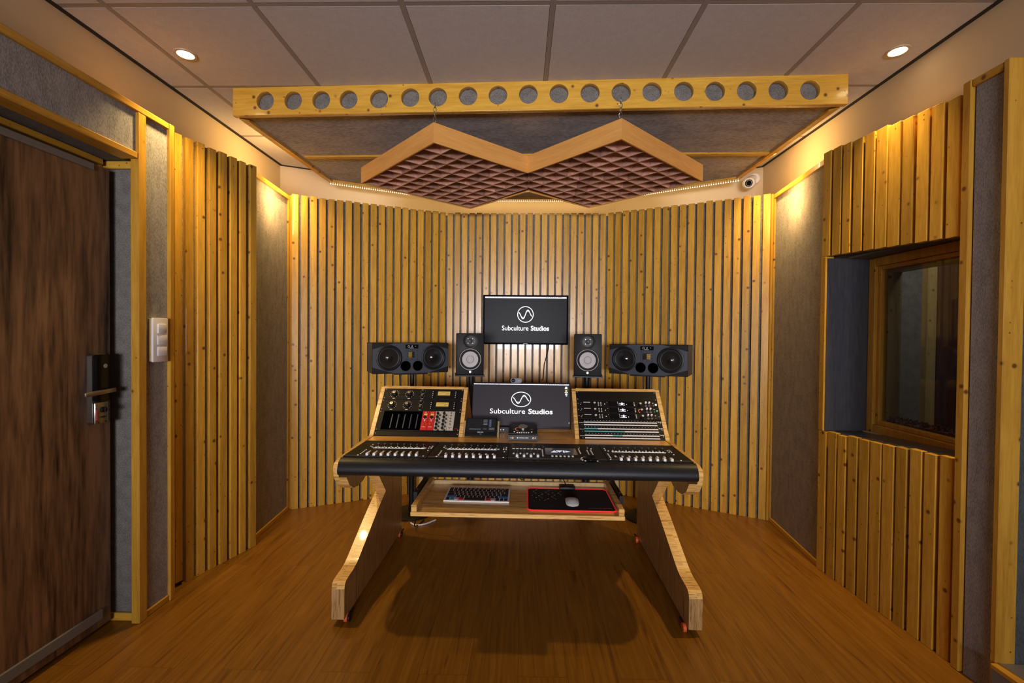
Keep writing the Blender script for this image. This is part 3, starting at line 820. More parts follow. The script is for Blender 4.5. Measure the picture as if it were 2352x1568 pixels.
# sloped bays for the rack gear
RB, RE = Vector((0, .47, .743)), Vector((0, .69, .988))
sd = (RE - RB).normalized(); nd_ = Vector((0, -sd.z, sd.y))
RM = Matrix(((1, 0, 0, 0), (0, sd.y, nd_.y, RB.y), (0, sd.z, nd_.z, RB.z), (0, 0, 0, 1)))
INN = [(.47, .7432), (.69, .988), (.72, .988), (.90, .7432)]
for (xa, xb, xi0, xi1) in ((-.7912, -.3005, -.3225, -.3005), (.3085, .7912, .3085, .3305)):
    mb = MB(); mb.prism(INN, xi0, xi1, 1, YZ)
    x0, x1 = (xa, xi0 - .0003) if xa < 0 else (xi1 + .0003, xb)
    mb.box(x0, x1, .3175, .3345, -.024, 0, 1, RM)
    mb.done('rack_bay', [VEN_Z, VEN_X], dk)
    mb = MB(); mb.prism([(.53, .744), (.71, .945), (.89, .744)], x0 + .001, x1 - .001, 0, YZ); mb.done('bay_interior', SHADOWGAP, dk)
# padded armrest
ARM = [(.052, .682), (.056, .738), (.045, .742), (.030, .739), (.013, .727), (.002, .709), (-.002, .693), (.001, .680), (.010, .671), (.03, .6665), (.052, .666)]
mb = MB(); mb.prism(ARM[::-1], -.7905, .7905, 0, YZ); mb.done('armrest', LEATHER, dk, math.radians(50))
# under-desk uprights
for x in (-.610, .606):
    mb = MB(); mb.box(x - .0125, x + .0125, .83, .90, .26, .6585, bev=.002, seg=1); mb.done('upright', PALEWOOD, dk)
mb = MB(); mb.box(-.60, .60, .895, .91, .46, .6585); mb.done('modesty_rail', VEN_X, dk)
# castors
for (x, y) in ((-.775, .035), (.775, .035), (-.775, .895), (.775, .895)):
    s_ = -1 if x > 0 else 1
    cst = bpy.data.objects.new('castor', None); COL.objects.link(cst); cst.parent = dk; cst.location = (x + s_ * .022, y, 0)
    mb = MB(); mb.cyl((-.013, 0, .0185), .0185, .014, axis=(1, 0, 0), seg=20); mb.done('wheel', ORANGE, cst, SM)
    mb = MB(); mb.cyl((s_ * .0075 - .003, 0, .0185), .0165, .006, axis=(1, 0, 0), seg=20); mb.box(-.005 + s_ * .003, .004 + s_ * .003, -.01, .06, .024, .0298); mb.done('fork', BLACKM, cst)
# keyboard tray
kt = bpy.data.objects.new('keyboard_tray', None); COL.objects.link(kt); kt.parent = dk
mb = MB(); mb.box(-.443, .459, -.069, .31, .531, .545, bev=.0015, seg=1); mb.done('tray_board', VEN_X, kt)
mb = MB(); mb.box(-.443, .459, -.080, -.0695, .5305, .548, bev=.002, seg=1); mb.done('tray_lip', VEN_X, kt)
for x0 in (-.443, .435):
    mb = MB(); mb.box(x0, x0 + .024, -.0688, .31, .5455, .574, bev=.002, seg=1); mb.done('tray_side', VEN_X, kt)
mb = MB(); mb.box(-.4185, .4345, .295, .31, .5455, .565); mb.done('tray_back', PALEWOOD, kt)
for x0 in (-.4645, .4635):
    mb = MB(); mb.box(x0, x0 + .017, .06, .42, .548, .585); mb.box(x0 + .002, x0 + .015, .30, .42, .585, .658); mb.cyl((x0 + .0085, .10, .585), .006, .004, seg=12); mb.done('slide_rail', BLACKM, kt)
# little wooden holders either side of the tablet
for x0 in (-.2998, -.1135):
    mb = MB(); mb.prism([(.478, .7425), (.488, .7425), (.545, .815), (.535, .822)], x0, x0 + .009, 0, YZ); mb.done('tablet_holder', PALEWOOD, dk)

def on_desk(x, y, z): return DM @ T3(x, y, z)
def on_rack(x, s, n=0): return DM @ RM @ T3(x, s, n)

# ------------------------------------------------------------------ rack gear
def screws(mb, x0, x1, s0, s1, mi):
    for x in (x0 + .008, x1 - .008):
        for s in ((s0 + .008, s1 - .008) if s1 - s0 > .05 else ((s0 + s1) / 2,)):
            mb.cyl((x, s, -.002), .0028, .0015, seg=8, mi=mi)
def plate(name, label, x0, x1, s0, s1, cat='rack unit', group=None, scr=True):
    t = thing(name, label, cat, on_rack(x0, s0), group)
    mb = MB(); mb.box(.0004, x1 - x0 - .0004, .0004, s1 - s0 - .0004, -.010, -.002, bev=.0008, seg=1)
    if scr: screws(mb, 0, x1 - x0, 0, s1 - s0, 1)
    mb.done('face_plate', [PANELK, INKD], t)
    return t
XL0, XL1 = -.7908, -.3232
def knob(t, x, s, r, h, cap=CHROME, name='knob', skirt=True):
    mb = MB(); mb.lathe([(0, 0, 0), (r, 0, 0), (r, h * .45, 0), (r * .78, h * .55, 0), (r * .72, h, 1), (0, h, 1)], seg=18)
    mb.box(-r * .08, r * .08, 0, r * .7, h, h + .0004, 0)
    o = mb.done(name, [BLACK, cap], t, SM); o.location = (x, s, -.002); return o
for u, s0 in enumerate((.243, .1675)):
    t = plate('compressor', ('black compressor with gold meter, topmost unit of the left rack', 'black compressor with gold meter, directly above the red modules')[u], XL0, XL1, s0, s0 + .0745, group='matching compressors')
    L0 = lambda x: x - XL0
    for x in (-.727, -.639): 
        knob(t, L0(x), .036, .0125, .021)
        mb = MB()
        for k in range(11):
            a = math.radians(-50 + 28 * k); mb.cyl((L0(x) + .024 * math.cos(a), .036 + .024 * math.sin(a), -.002), .0019, .0006, seg=6)
        mb.box(L0(x) - .007, L0(x) + .007, .004, .0075, -.002, -.0015)
        mb.done('dial_marks', INK, t)
    for s in (.056, .021):
        knob(t, L0(-.562), s, .0085, .016)
        mb = MB()
        for k in range(7):
            a = math.radians(-40 + 43 * k); mb.cyl((L0(-.562) + .0135 * math.cos(a), s + .0135 * math.sin(a), -.002), .0010, .0006, seg=5)
        mb.box(L0(-.562) - .007, L0(-.562) + .007, s - .0175, s - .0155, -.002, -.0015)
        mb.done('dial_marks', INK, t)
    mb = MB(); mb.box(L0(-.478), L0(-.396), .020, .060, -.002, .003, bev=.001, seg=1); vu = mb.done('meter', BLACK, t)
    mb = MB(); mb.box(L0(-.472), L0(-.401), .0265, .0535, .003, .0035); mb.done('meter_dial', GOLD, vu)
    mb = MB()
    mb.band([(L0(-.466) + .060 * k / 14, .036 + .010 * math.sin(PI * k / 14)) for k in range(15)], .0012, .0039)
    mb.band([(L0(-.425), .031), (L0(-.405), .045)], .0016, .004)
    mb.done('meter_scale', mat('brown_ink', (.12, .05, .01), .5), vu)
    for x in (-.503, -.369):
        mb = MB(); mb.box(L0(x) - .004 + .008, L0(x) + .004 + .008, .012, .062, -.002, -.0005); mb.done('lamp_strip', GLOSSK, t)
        mb = MB()
        for k in range(4): mb.box(L0(x) - .0025, L0(x) + .0025, .0150 + .0125 * k, .0185 + .0125 * k, -.002, -.001)
        mb.done('legend', INK, t)

# module rack with its empty bay
t = thing('module_rack', 'black module rack with an empty bay beside red modules', 'rack unit', on_rack(XL0, .036))
mb = MB()
mb.box(.0004, .0288, 0, .1305, -.010, -.002); mb.box(.4338, .4671, 0, .1305, -.010, -.002); mb.box(.0288, .4338, 0, .0055, -.010, -.002); mb.box(.0288, .4338, .1275, .1305, -.010, -.002)
screws(mb, 0, .4675, 0, .1305, 1)
mb.done('rack_frame', [PANELK, INKD], t)
mb = MB(); mb.box(.0288, .4338, .0055, .1275, -.0135, -.0125); mb.done('bay_floor', VOID, t)  # shallow floor painted black as the shade of a deep bay
for k in range(5):
    mb = MB(); mb.box(0, .006, .022, .112, -.0125, -.0095, bev=.0008, seg=1); o = mb.done('edge_connector', mat('connector_blue', (.03, .035, .06), .4), t); o.location = (.074 + .036 * k, 0, 0)
mb = MB(); mb.band([(.4405, .013), (.4445, .021), (.4485, .013), (.4525, .021), (.4565, .013)], .0022, -.0015); o = mb.done('red_zigzag_logo', RED, t)
LR_ = ('left of the two red modules in the left rack', 'right of the two red modules, beside the silver ones')
for k in range(2):
    x0 = -.541 + .0370 * k
    t = thing('red_module', LR_[k], 'module', on_rack(x0, .042), 'red modules')
    mb = MB(); mb.box(0, .0362, 0, .121, -.009, .001, bev=.001, seg=1); mb.done('module_face', RED, t)
    mb = MB(); mb.box(.010, .028, .092, .104, .001, .003, bev=.0008, seg=1); mb.done('meter_window', GOLD, t)
    knob(t, .018, .078, .0085, .014, BLACK).location.z = .001
    mb = MB(); mb.band([(.018 + .0105 * math.cos(a), .078 + .0105 * math.sin(a)) for a in [math.radians(200 + 14 * i) for i in range(11)]], .0028, .0014); mb.done('printed_arc', mat('pinkish_white', (.85, .5, .48), .4), t)
    mb = MB(); mb.box(.007, .027, .0185, .021, .001, .0014); mb.done('printed_line', mat('pinkish_white', (.85, .5, .48), .4), t)
    for (px_, py_, pr_) in ((.0145, .110, .002), (.0225, .111, .002), (.018, .058, .0035)):
        mb = MB(); mb.cyl((0, 0, 0), pr_, .002, seg=10); o = mb.done('indicator', mat('pinkish_white', (.85, .5, .48), .4), t); o.location = (px_, py_, .001)
    mb = MB(); mb.lathe([(0, .001), (.0035, .001), (.0028, .008), (.0034, .015), (0, .017)], c=(.018, .032, 0), seg=10); mb.done('toggle', mat('brass', (.75, .42, .15), .3, 1.0), t, SM)
LS_ = ('silver module of dark knobs, next to the red modules', 'silver module of dark knobs, second from the red modules', 'plain silver module with a column of small buttons, at the right')
for k in range(3):
    x0 = -.4665 + .0363 * k
    t = thing('silver_module', LS_[k], 'module', on_rack(x0, .042), 'silver modules')
    mb = MB(); mb.box(0, .0357, 0, .121, -.009, .001, bev=.0008, seg=1); mb.done('module_face', SILVER, t)
    if k < 2:
        for i in range(5):
            s = .105 - .0235 * i
            knob(t, .0125, s, .0078, .013, BLACK).location.z = .001
            knob(t, .0255, s - .011, .0055, .010, CHROME, 'small_knob').location.z = .001
    else:
        for i in range(5):
            mb = MB(); mb.cyl((0, 0, 0), .005, .005, seg=14); o = mb.done('push_button', CHROME, t, SM); o.location = (.016, .108 - .018 * i, .001)
        mb = MB()
        for i in range(3): mb.cyl((.011 + .006 * i, .018 - .004 * (i % 2), .001), .002, .002, seg=8)
        mb.done('dark_dots', BLACK, t)
plate('blank_panel', 'narrow blank black panel at the foot of the left rack', XL0, XL1, .004, .0345, 'rack panel')

XR0, XR1 = .3312, .7908
plate('blank_panel', 'wide blank black panel at the top of the right rack', XR0, XR1, .252, .3165, 'rack panel')
PRE = ('preamp unit just below the blank panel of the right rack', 'preamp unit with a red lit arc in the right rack', 'preamp unit just above the patch bays')
for u in range(3):
    s0 = .211 - .0408 * u
    t = plate('preamp', PRE[u], XR0, XR1, s0, s0 + .0400, group='preamp units')
    X = lambda x: x - XR0
    mb = MB(); mb.box(X(.370), X(.409), .027, .0305, -.002, -.0015)
    for x in (.352 + .0, .357): mb.box(X(x) - .002, X(x) + .002, .012 + (x > .355) * .010, .015 + (x > .355) * .010, -.002, -.0016)
    mb.done('legend', INK, t)
    for x in (.378, .3985):
        knob(t, X(x), .0145, .0045, .008, BLACK, 'small_knob')
    knob(t, X(.4305), .0150, .0088, .018, mat('cream_cap', (.62, .58, .47), .4))
    for x in (.4545, .4685):
        for i in range(3):
            mb = MB(); mb.box(-.0026, .0026, -.0022, .0022, 0, .0015); o = mb.done('push_button', INK, t); o.location = (X(x), .028 - .0095 * i, -.002)
    mb = MB(); mb.cyl((X(.490), .018, -.002), .0022, .0008, seg=8); mb.cyl((X(.505), .031, -.002), .0012, .0006, seg=8)
    mb.cyl((X(.614), .016, -.002), .0023, .0008, seg=8); mb.done('pilot_lamp', LIT, t)
    mb = MB(); mb.box(X(.512), X(.650), .004, .035, -.002, -.0012); mb.done('dark_window', GLOSSK, t)
    mb = MB()      # lit emblem
    cx = X(.588)
    mb.prism([(cx + .006 * math.cos(a), .020 + .010 * math.sin(a)) for a in [2 * PI * i / 12 for i in range(12)]], -.0012, -.0006)
    for q in (-1, 1):
        mb.box(cx + q * .011 - .0035, cx + q * .011 + .0035, .0205, .0245, -.0012, -.0006); mb.box(cx + q * .0095 - .006, cx + q * .0095 + .006, .0105, .0140, -.0012, -.0006)
    o = mb.done('lit_emblem', LITB, t)
    for i in range(3):
        mb = MB(); mb.box(-.0022, .0022, -.002, .002, 0, .0015); o = mb.done('push_button', INK, t); o.location = (X(.5645) + .0008 * i, .031 - .0095 * i, -.0015)
        mb = MB(); mb.box(-.0026, .0026, -.0024, .0024, 0, .0015); o = mb.done('push_button', INK, t); o.location = (X(.657) + .0002 * i, .029 - .0095 * i, -.002)
    knob(t, X(.689), .0145, .0088, .018, mat('cream_cap', (.62, .58, .47), .4))
    if u == 1:
        mb = MB(); mb.band([(X(.689) + .0135 * math.cos(a), .0145 + .0135 * math.sin(a)) for a in [math.radians(115 + 13 * i) for i in range(11)]], .0026, -.0016); mb.done('lit_arc', LITO, t)
    for x in (.722, .7415):
        mb = MB(); mb.cyl((0, 0, 0), .0052, .012, seg=14); o = mb.done('white_knob', WHITEC, t, SM); o.location = (X(x), .0265, -.002)
        mb = MB(); mb.lathe([(.0052, 0), (.0052, .001), (.0036, .001), (.0036, 0)], seg=14); o = mb.done('jack_socket', INKD, t, SM); o.location = (X(x), .0085, -.002)
    mb = MB(); mb.cyl((X(.763), .0255, -.002), .0027, .003, seg=10); mb.cyl((X(.763), .010, -.002), .0018, .002, seg=10); mb.done('toggle', INK, t)
    if u < 2:
        mb = MB(); mb.box(X(.7735), X(.783), .012, .0215, -.002, 0); mb.done('power_button', (LIT, LITGR)[u], t)

PB = ('patch bay with plain white label strips, top of the three', 'patch bay with teal label strips, middle of the three', 'patch bay at the foot of the right rack')
for u in range(3):
    s0 = .0850 - .0407 * u
    t = plate('patch_bay', PB[u], XR0, XR1, s0, s0 + .0402, group='patch bays')
    X = lambda x: x - XR0
    for r, s in enumerate((.0205, .0045)):
        segs = [(.362, .764, PAPER)]
        if u == 1: segs = [(.362, .436, TEAL), (.436, .764, PAPER)] if r == 0 else [(.362, .580, TEAL), (.580, .764, PAPER)]
        if u == 2 and r == 0: segs = [(.362, .512, PAPER), (.512, .565, TEAL), (.565, .764, PAPER)]
        for (a, b, m_) in segs:
            mb = MB(); mb.box(X(a) + .0003, X(b) - .0003, s, s + .0062, -.002, -.0012); mb.done('label_strip', m_, t)
    mb = MB()
    for k in range(24):
        mb.box(X(.368) + .0172 * k, X(.3705) + .0172 * k, .0335, .0360, -.002, -.0016)
    mb.box(X(.341), X(.361), .019, .0205, -.002, -.0016); mb.box(X(.350), X(.353), .006, .0085, -.002, -.0016)
    mb.done('number_row', INK, t)
    mb = MB()
    for r in (.0155, .0300):
        for k in range(24): mb.cyl((X(.3695) + .0172 * k, r, -.002), .0032, .0004, seg=8)
    mb.done('jack_row', GLOSSK, t)
    text('model_mark', 'PB-48', .0085, INK, t, z=-.0016, cx=X(.7775), cy=.029, bold=.0003)

# ------------------------------------------------------------------ control surfaces
def button_mesh(w, d, h=.003):
    mb = MB(); mb.box(-w / 2, w / 2, -d / 2, d / 2, 0, h, bev=min(w, d) * .12, seg=1); return mb
def put(src, parent, pts):
    src.location = pts[0]
    for p in pts[1:]: copy_of(src, parent, p)
def fader_cap(t, mcap=WHITEC):
    mb = MB(); mb.box(-.0055, .0055, -.011, .011, .002, .006); mb.box(-.0055, .0055, -.011, -.001, .006, .013); mb.box(-.0055, .0055, .001, .011, .006, .013)
    mb.box(-.0055, .0055, -.001, .001, .006, .0105, 1)
    mb.box(-.0015, .0015, -.004, .004, 0, .002, 1)
    return mb.done('fader_cap', [mcap, BLACK], t)
ZC = .745
def module(name, label, x0, x1, y0=.058, y1=.359, group=None):
    t = thing(name, label, 'control surface', on_desk(x0, y0, .6805), group)
    mb = MB(); mb.box(.0006, x1 - x0 - .0006, 0, y1 - y0, 0, ZC - .6805, bev=.002, seg=1); mb.done('case', PANELK, t)
    mb = MB(); mb.box(.0015, x1 - x0 - .0015, .012, .0126, ZC - .6805, ZC - .6803); mb.box(.0015, x1 - x0 - .0015, y1 - y0 - .0035, y1 - y0 - .0030, ZC - .6805, ZC - .6803)
    mb.done('panel_line', INKD, t)
    return t
def fader_bank(label, x0, x1, fx0, fx1, fy, slx, rowx, ex, group):
    y0 = .058
    t = module('fader_controller', label, x0, x1, y0, group=group)
    zt = ZC - .6805
    X = lambda x: x - x0
    Y = lambda y: y - y0
    fx = [fx0 + (fx1 - fx0) * k / 7 for k in range(8)]
    cap = fader_cap(t); put(cap, t, [(X(x), Y(fy) + .006, zt) for x in fx])
    mb = MB()
    for x in fx: mb.box(X(x) - .0009, X(x) + .0009, Y(fy) - .02, Y(.190), zt, zt + .0003)
    mb.done('fader_slots', GLOSSK, t)
    mb = MB()
    for x in fx:
        for k in range(9): mb.box(X(x) - .008, X(x) - .006, Y(fy) + .01 + .013 * k, Y(fy) + .0107 + .013 * k, zt, zt + .0003)
    mb.done('scale_marks', INKD, t)
    sel = button_mesh(.0085, .0075).done('channel_button', INK, t)
    pts = []
    for x in fx: pts += [(X(x) - .012, Y(fy) + .064, zt), (X(x) - .012, Y(fy) + .076, zt)]
    put(sel, t, pts)
    mb = MB(); mb.box(X(rowx[0]), X(rowx[1]), Y(.2045), Y(.2085), zt, zt + .0006); mb.done('display_line', LIT, t)
    small = button_mesh(.0105, .0055).done('row_button', INK, t)
    put(small, t, [(X(x) + dx, Y(.217), zt) for x in fx for dx in (-.008, .008)])
    tiny = button_mesh(.006, .005).done('select_button', INK, t)
    put(tiny, t, [(X(x) - .004, Y(.233), zt) for x in fx])
    exs = [ex[0] + (ex[1] - ex[0]) * k / 7 for k in range(8)]
    mb = MB(); mb.lathe([(0, 0, 0), (.0062, 0, 0), (.0054, .010, 1), (0, .0105, 1)], seg=14); en = mb.done('encoder', [BLACK, INKD], t, SM)
    put(en, t, [(X(x), Y(.255), zt) for x in exs])
    sb = button_mesh(.0065, .0050).done('bank_button', INK, t)
    w = x1 - x0
    L_ = []
    for k in range(5): L_.append((X(fx0) - .040, Y(.095 + .018 * k), zt))
    L_ += [(X(fx0) - .040, Y(.235), zt), (X(fx0) - .040, Y(.262), zt), (X(fx0) - .028, Y(.220), zt), (X(fx0) - .044, Y(.070), zt)]
    for k in range(3): L_.append((min(w - .012, X(fx1) + .048), Y(.215 + .020 * k), zt)); 
    L_ += [(min(w - .024, X(fx1) + .036), Y(.215), zt), (min(w - .024, X(fx1) + .036), Y(.240), zt), (min(w - .018, X(fx1) + .045), Y(.172), zt), (min(w - .018, X(fx1) + .045), Y(.072), zt)]
    put(sb, t, L_)
    return t
fader_bank('eight fader control surface at the left end of the desk', -.7895, -.4055, -.680, -.454, .066, (-.683, -.458), (-.700, -.448), (-.690, -.464), 'eight fader banks')
fader_bank('eight fader control surface, second from the left, below the tablet', -.405, -.0405, -.318, -.098, .055, (-.318, -.098), (-.338, -.098), (-.322, -.097), 'eight fader banks')
fader_bank('eight fader control surface at the right end of the desk', .4125, .7895, .468, .692, .055, (.469, .694), (.456, .711), (.476, .708), 'eight fader banks')
t = module('master_controller', 'four fader control surface with a small lit screen', -.040, .412)
zt = ZC - .6805
X = lambda x: x + .040
Y = lambda y: y - .058
fx = [.003, .035, .0665, .098]
cap = fader_cap(t, mat('grey_cap', (.55, .55, .56), .4)); put(cap, t, [(X(x), Y(.090), zt) for x in fx])
mb = MB()
for x in fx: mb.box(X(x) - .0009, X(x) + .0009, Y(.07), Y(.207), zt, zt + .0003)
mb.done('fader_slots', GLOSSK, t)
b = button_mesh(.008, .0075).done('channel_button', INK, t); put(b, t, [(X(x) - .017, Y(.140 + .012 * k), zt) for x in fx for k in range(2)])
b = button_mesh(.013, .005).done('row_button', INK, t); put(b, t, [(X(-.016 + .0178 * k), Y(.235), zt) for k in range(8)])
b = button_mesh(.0055, .0055).done('side_button', INK, t); put(b, t, [(X(.122), Y(.110 + .0165 * k), zt) for k in range(8)] + [(X(.300), Y(.165 + .017 * k), zt) for k in range(6)])
mb = MB(); mb.box(X(.136), X(.286), Y(.135), Y(.255), zt, zt + .002, bev=.001, seg=1); scr = mb.done('display', mat('display_dark', (.01, .01, .012), .15, emit=(.022, .022, .027), estr=1), t)
mb = MB()      # wordmark of two triangles, a bar and a D
zz = zt + .0026
Mx = T3(X(.2085), Y(.190), 0)
mb.prism([(-.046, -.017), (-.014, -.017), (-.030, .017)], zz - .0004, zz, M=Mx)
mb.prism([(-.022, .017), (.010, .017), (-.006, -.017)][::-1], zz - .0004, zz, M=Mx)
mb.prism([(.0115, -.017), (.0195, -.017), (.0195, .017), (.0115, .017)], zz - .0004, zz, M=Mx)
mb.prism([(.023, -.017), (.046, .0), (.023, .017)], zz - .0004, zz, M=Mx)
mb.done('wordmark', LITB, t)
b = button_mesh(.009, .0055).done('soft_key', INK, t); put(b, t, [(X(.165 + .0187 * k), Y(.105 + .013 * r), zt) for k in range(6) for r in range(2)])
mb = MB(); mb.lathe([(0, 0), (.030, 0), (.030, .006), (.026, .008), (.022, .005), (0, .005)], c=(X(.334), Y(.072), zt), seg=28); mb.done('jog_wheel', GLOSSK, t, SM)
b = button_mesh(.0070, .0060).done('arc_button', INK, t); put(b, t, [(X(.334) + .042 * math.cos(math.radians(a)), Y(.070) + .040 * math.sin(math.radians(a)), zt) for a in (60, 95, 125, 150, 180, 205, 230, 310)])
b = button_mesh(.0065, .0055).done('column_button', INK, t); put(b, t, [(X(x), Y(.150 + .019 * k), zt) for x in (.338, .356) for k in range(5)] + [(X(.362), Y(.255), zt), (X(.008), Y(.075), zt)])
mb = MB()
for x in (.128, .305, .345):
    mb.tube([(X(x), Y(.262), zt), (X(x) - .004, Y(.270), zt + .006), (X(x), Y(.278), zt + .008), (X(x) + .004, Y(.270), zt + .006), (X(x), Y(.262), zt)], .0011, 5)
mb.done('small_ring', STEEL, t)

# ------------------------------------------------------------------ tablet, audio interface, monitor
t = thing('tablet', 'dark tablet leaning on the desk left of the audio interface', 'tablet', on_rack(-.2895, .004, .012))
mb = MB(); mb.box(0, .1745, 0, .112, -.006, 0, bev=.002); mb.done('case', BLACK, t)
mb = MB(); mb.box(.010, .1645, .026, .106, 0, .0004); scn = mb.done('screen', mat('tablet_screen', (.006, .007, .008), .12, emit=(.006, .0065, .0075), estr=1), t)
mb = MB(); mb.box(.130, .142, .058, .102, .0004, .0007)
mb.done('meter_bars', mat('dim_blue', (.02, .025, .05), .5, emit=(.045, .055, .10), estr=1), t)
mb = MB()
for k in range(4): mb.box(.098, .120, .070 + .009 * k, .0730 + .009 * k, .0004, .0007)
mb.box(.022, .085, .0405, .0435, .0004, .0007); mb.box(.098, .117, .0425, .0445, .0004, .0007)
for k in range(7):
    for r in range(2): mb.box(.131 + .0042 * k, .1335 + .0042 * k, .038 + .008 * r, .042 + .008 * r, .0004, .0007)
mb.done('screen_text', mat('dim_lit', (.1, .1, .1), .5, emit=(.13, .14, .16), estr=1), t)
mb = MB(); mb.box(.0685, .0845, .0215, .0245, .0004, .0009); mb.box(.088, .101, .0215, .0245, .0004, .0009); mb.done('maker_mark', INK, t)
mb = MB(); mb.lathe([(.0048, 0), (.0048, .0006), (.004, .0006), (.004, 0)], c=(.087, .0125, 0), seg=18); mb.done('home_button', INKD, t)

t = thing('audio_interface', 'compact black audio interface with one silver volume knob', 'audio interface', on_desk(.027, .412, .7425))
prof = [(0, .002), (.002, 0), (.150, 0), (.150, .058), (.145, .060), (.012, .034), (.002, .030)]
mb = MB(); mb.prism(prof, -.077, .077, 0, YZ); mb.done('case', BLACK, t, math.radians(20))
S = math.atan2(.026, .133)
TM = T3(0, .012, .0342) @ RX(S)
mb = MB(); mb.lathe([(0, 0, 0), (.026, 0, 0), (.0255, .010, 1), (.022, .013, 1), (0, .0135, 1)], c=(0, .080, 0), seg=28, M=TM); mb.done('volume_knob', [CHROME, STEEL], t, SM)
mb = MB(); mb.band([(-.012 + .030 * math.cos(a), .066 + .026 * math.sin(a)) for a in [math.radians(115 + 13 * i) for i in range(11)]], .0026, .0005, M=TM); mb.done('lit_arc', LITO, t)
mb = MB()
for k in range(6): mb.box(-.030 + .012 * k - .003, -.030 + .012 * k + .003, .016, .0195, 0, .0012, M=TM)
for x in (-.046, .047): mb.box(x - .003, x + .003, .026, .0295, 0, .0012, M=TM)
mb.done('lit_keys', LIT, t)
mb = MB()
for x in (-.045, .046): mb.box(x - .010, x + .010, .0655, .0670, 0, .0004, M=TM)
mb.box(-.034, .034, .0295, .0305, 0, .0004, M=TM); mb.box(-.076, .076, .0015, .0022, 0, .0004, M=TM)
mb.done('legend', INKD, t)
FM = Matrix(((1, 0, 0, 0), (0, 0, -1, 0), (0, 1, 0, 0), (0, 0, 0, 1)))      # x right, y up, z toward the viewer
mb = MB()
for x in (-.054, .054): mb.lathe([(.0048, 0, 0), (.0048, .003, 0), (.0030, .003, 0), (.0030, 0, 0)], c=(x, .016, .0), seg=18, M=FM)
mb.done('jack_ring', mat('brass', (.75, .42, .15), .3, 1.0), t, SM)
text('maker_name', 'UNIVERSAL AUDIO', .0060, INK, t, z=.0003, bold=.00022, cx=.004, cy=.0165, M=FM)
mb = MB(); mb.cyl((-.028, .0165, 0), .0036, .0004, seg=14, M=FM); mb.cyl((.065, .0165, 0), .003, .0004, seg=10, M=FM); mb.cyl((-.065, .0165, 0), .002, .0004, seg=10, M=FM); mb.done('marks', INK, t)

def logo(mb, cx, cy, rx, ry, z, w, fill=1):
    """ring, a sine line through it and two shaded humps"""
    mb.band([(cx + rx * math.cos(2 * PI * k / 56), cy + ry * math.sin(2 * PI * k / 56)) for k in range(56)], w, z, 0, closed=True)
    f = lambda u, A: cy + ry * A * -math.sin(u * PI * 1.5 - 0.15 * PI) * 1.0
    xs = [(-.84 + 1.68 * k / 40) for k in range(41)]
    def wave(x, A): return -A * math.sin((x + .02) * PI * 1.62)
    def wv(x): 
        return wave(x, .56) if abs(x) < .62 else math.copysign(1, -x) * (-.56) * math.sin(.64 * PI * 1.62) * (1) * -1 if False else wave(x, .56)
    pts = []
    for x in xs:
        yv = .56 * math.sin(x * PI / .62) if abs(x) < .31 else None
        # trough at x=-.31, crest at x=+.31, easing out to the ring on both sides
        if x < -.31: yv = -.56 + .80 * (0.5 - 0.5 * math.cos(PI * (-.31 - x) / .56))
        elif x > .31: yv = .56 - .80 * (0.5 - 0.5 * math.cos(PI * (x - .31) / .56))
        else: yv = .56 * math.sin(x / .31 * PI / 2)
        pts.append((cx + rx * x, cy + ry * yv))
    mb.band(pts, w * 1.15, z, 0)
    for q in (-1, 1):
        up = [p for p, x in zip(pts, xs) if abs(x - q * .31) < .30]
        for k in range(len(up) - 1):
            a, b = up[k], up[k + 1]
            def inner(p):
                u = (p[0] - cx - q * .31 * rx) / rx
                yy = cy + ry * q * (.33 - 1.6 * u * u)
                return (p[0], min(p[1], yy) if q > 0 else max(p[1], yy))
            mb.face([(a[0], a[1], z - .0001), (b[0], b[1], z - .0001), (*inner(b), z - .0001), (*inner(a), z - .0001)], 1)
def screen_graphics(t, w, h, z, cx, cy, rx, ry, ty, tsize, tsx, bar, M):
    mb = MB(); logo(mb, cx, cy, rx, ry, z, ry * .085)
    for v in mb.bm.verts: v.co = M @ v.co
    o = mb.done('screen_logo', [LIT, LITG], t, normals=False)
    me = text_mesh('Subculture', tsize, z, .0, 0, 0, tsx, 'LEFT'); wa = max(v.co.x for v in me.vertices); bpy.data.meshes.remove(me)
    me = text_mesh('Studios', tsize, z, tsize * .018, 0, 0, tsx, 'LEFT'); wb = max(v.co.x for v in me.vertices); bpy.data.meshes.remove(me)
    gap = tsize * .36 * tsx
    tot = wa + gap + wb
    text('screen_text', 'Subculture', tsize, LIT, t, z, .0, cx - tot / 2, ty, tsx, 'LEFT', M=M)
    text('screen_text_bold', 'Studios', tsize, LIT, t, z, tsize * .018, cx - tot / 2 + wa + gap, ty, tsx, 'LEFT', M=M)
    mb = MB(); mb.box(-w / 2 + .002, w / 2 - .002, h - bar, h - .001, z - .0002, z, M=M); mb.done('menu_bar', LITB, t)
    mb = MB()
    for k, (a, l) in enumerate(((.012, .004), (.024, .022), (.055, .010), (.075, .012), (.097, .014), (.12, .008), (.137, .024), (.168, .014))):
        mb.box(-w / 2 + a * w / .664, -w / 2 + (a + l) * w / .664, h - bar * .62, h - bar * .40, z, z + .0002, M=M)
    for k in range(6): mb.box(w / 2 - .17 * w / .664 + .016 * k * w / .664, w / 2 - (.17 - .006) * w / .664 + .016 * k * w / .664, h - bar * .72, h - bar * .3, z, z + .0002, M=M)
    mb.box(w / 2 - .075 * w / .664, w / 2 - .035 * w / .664, h - bar * .62, h - bar * .40, z, z + .0002, M=M)
    mb.done('menu_items', BLACK, t)
    return tot

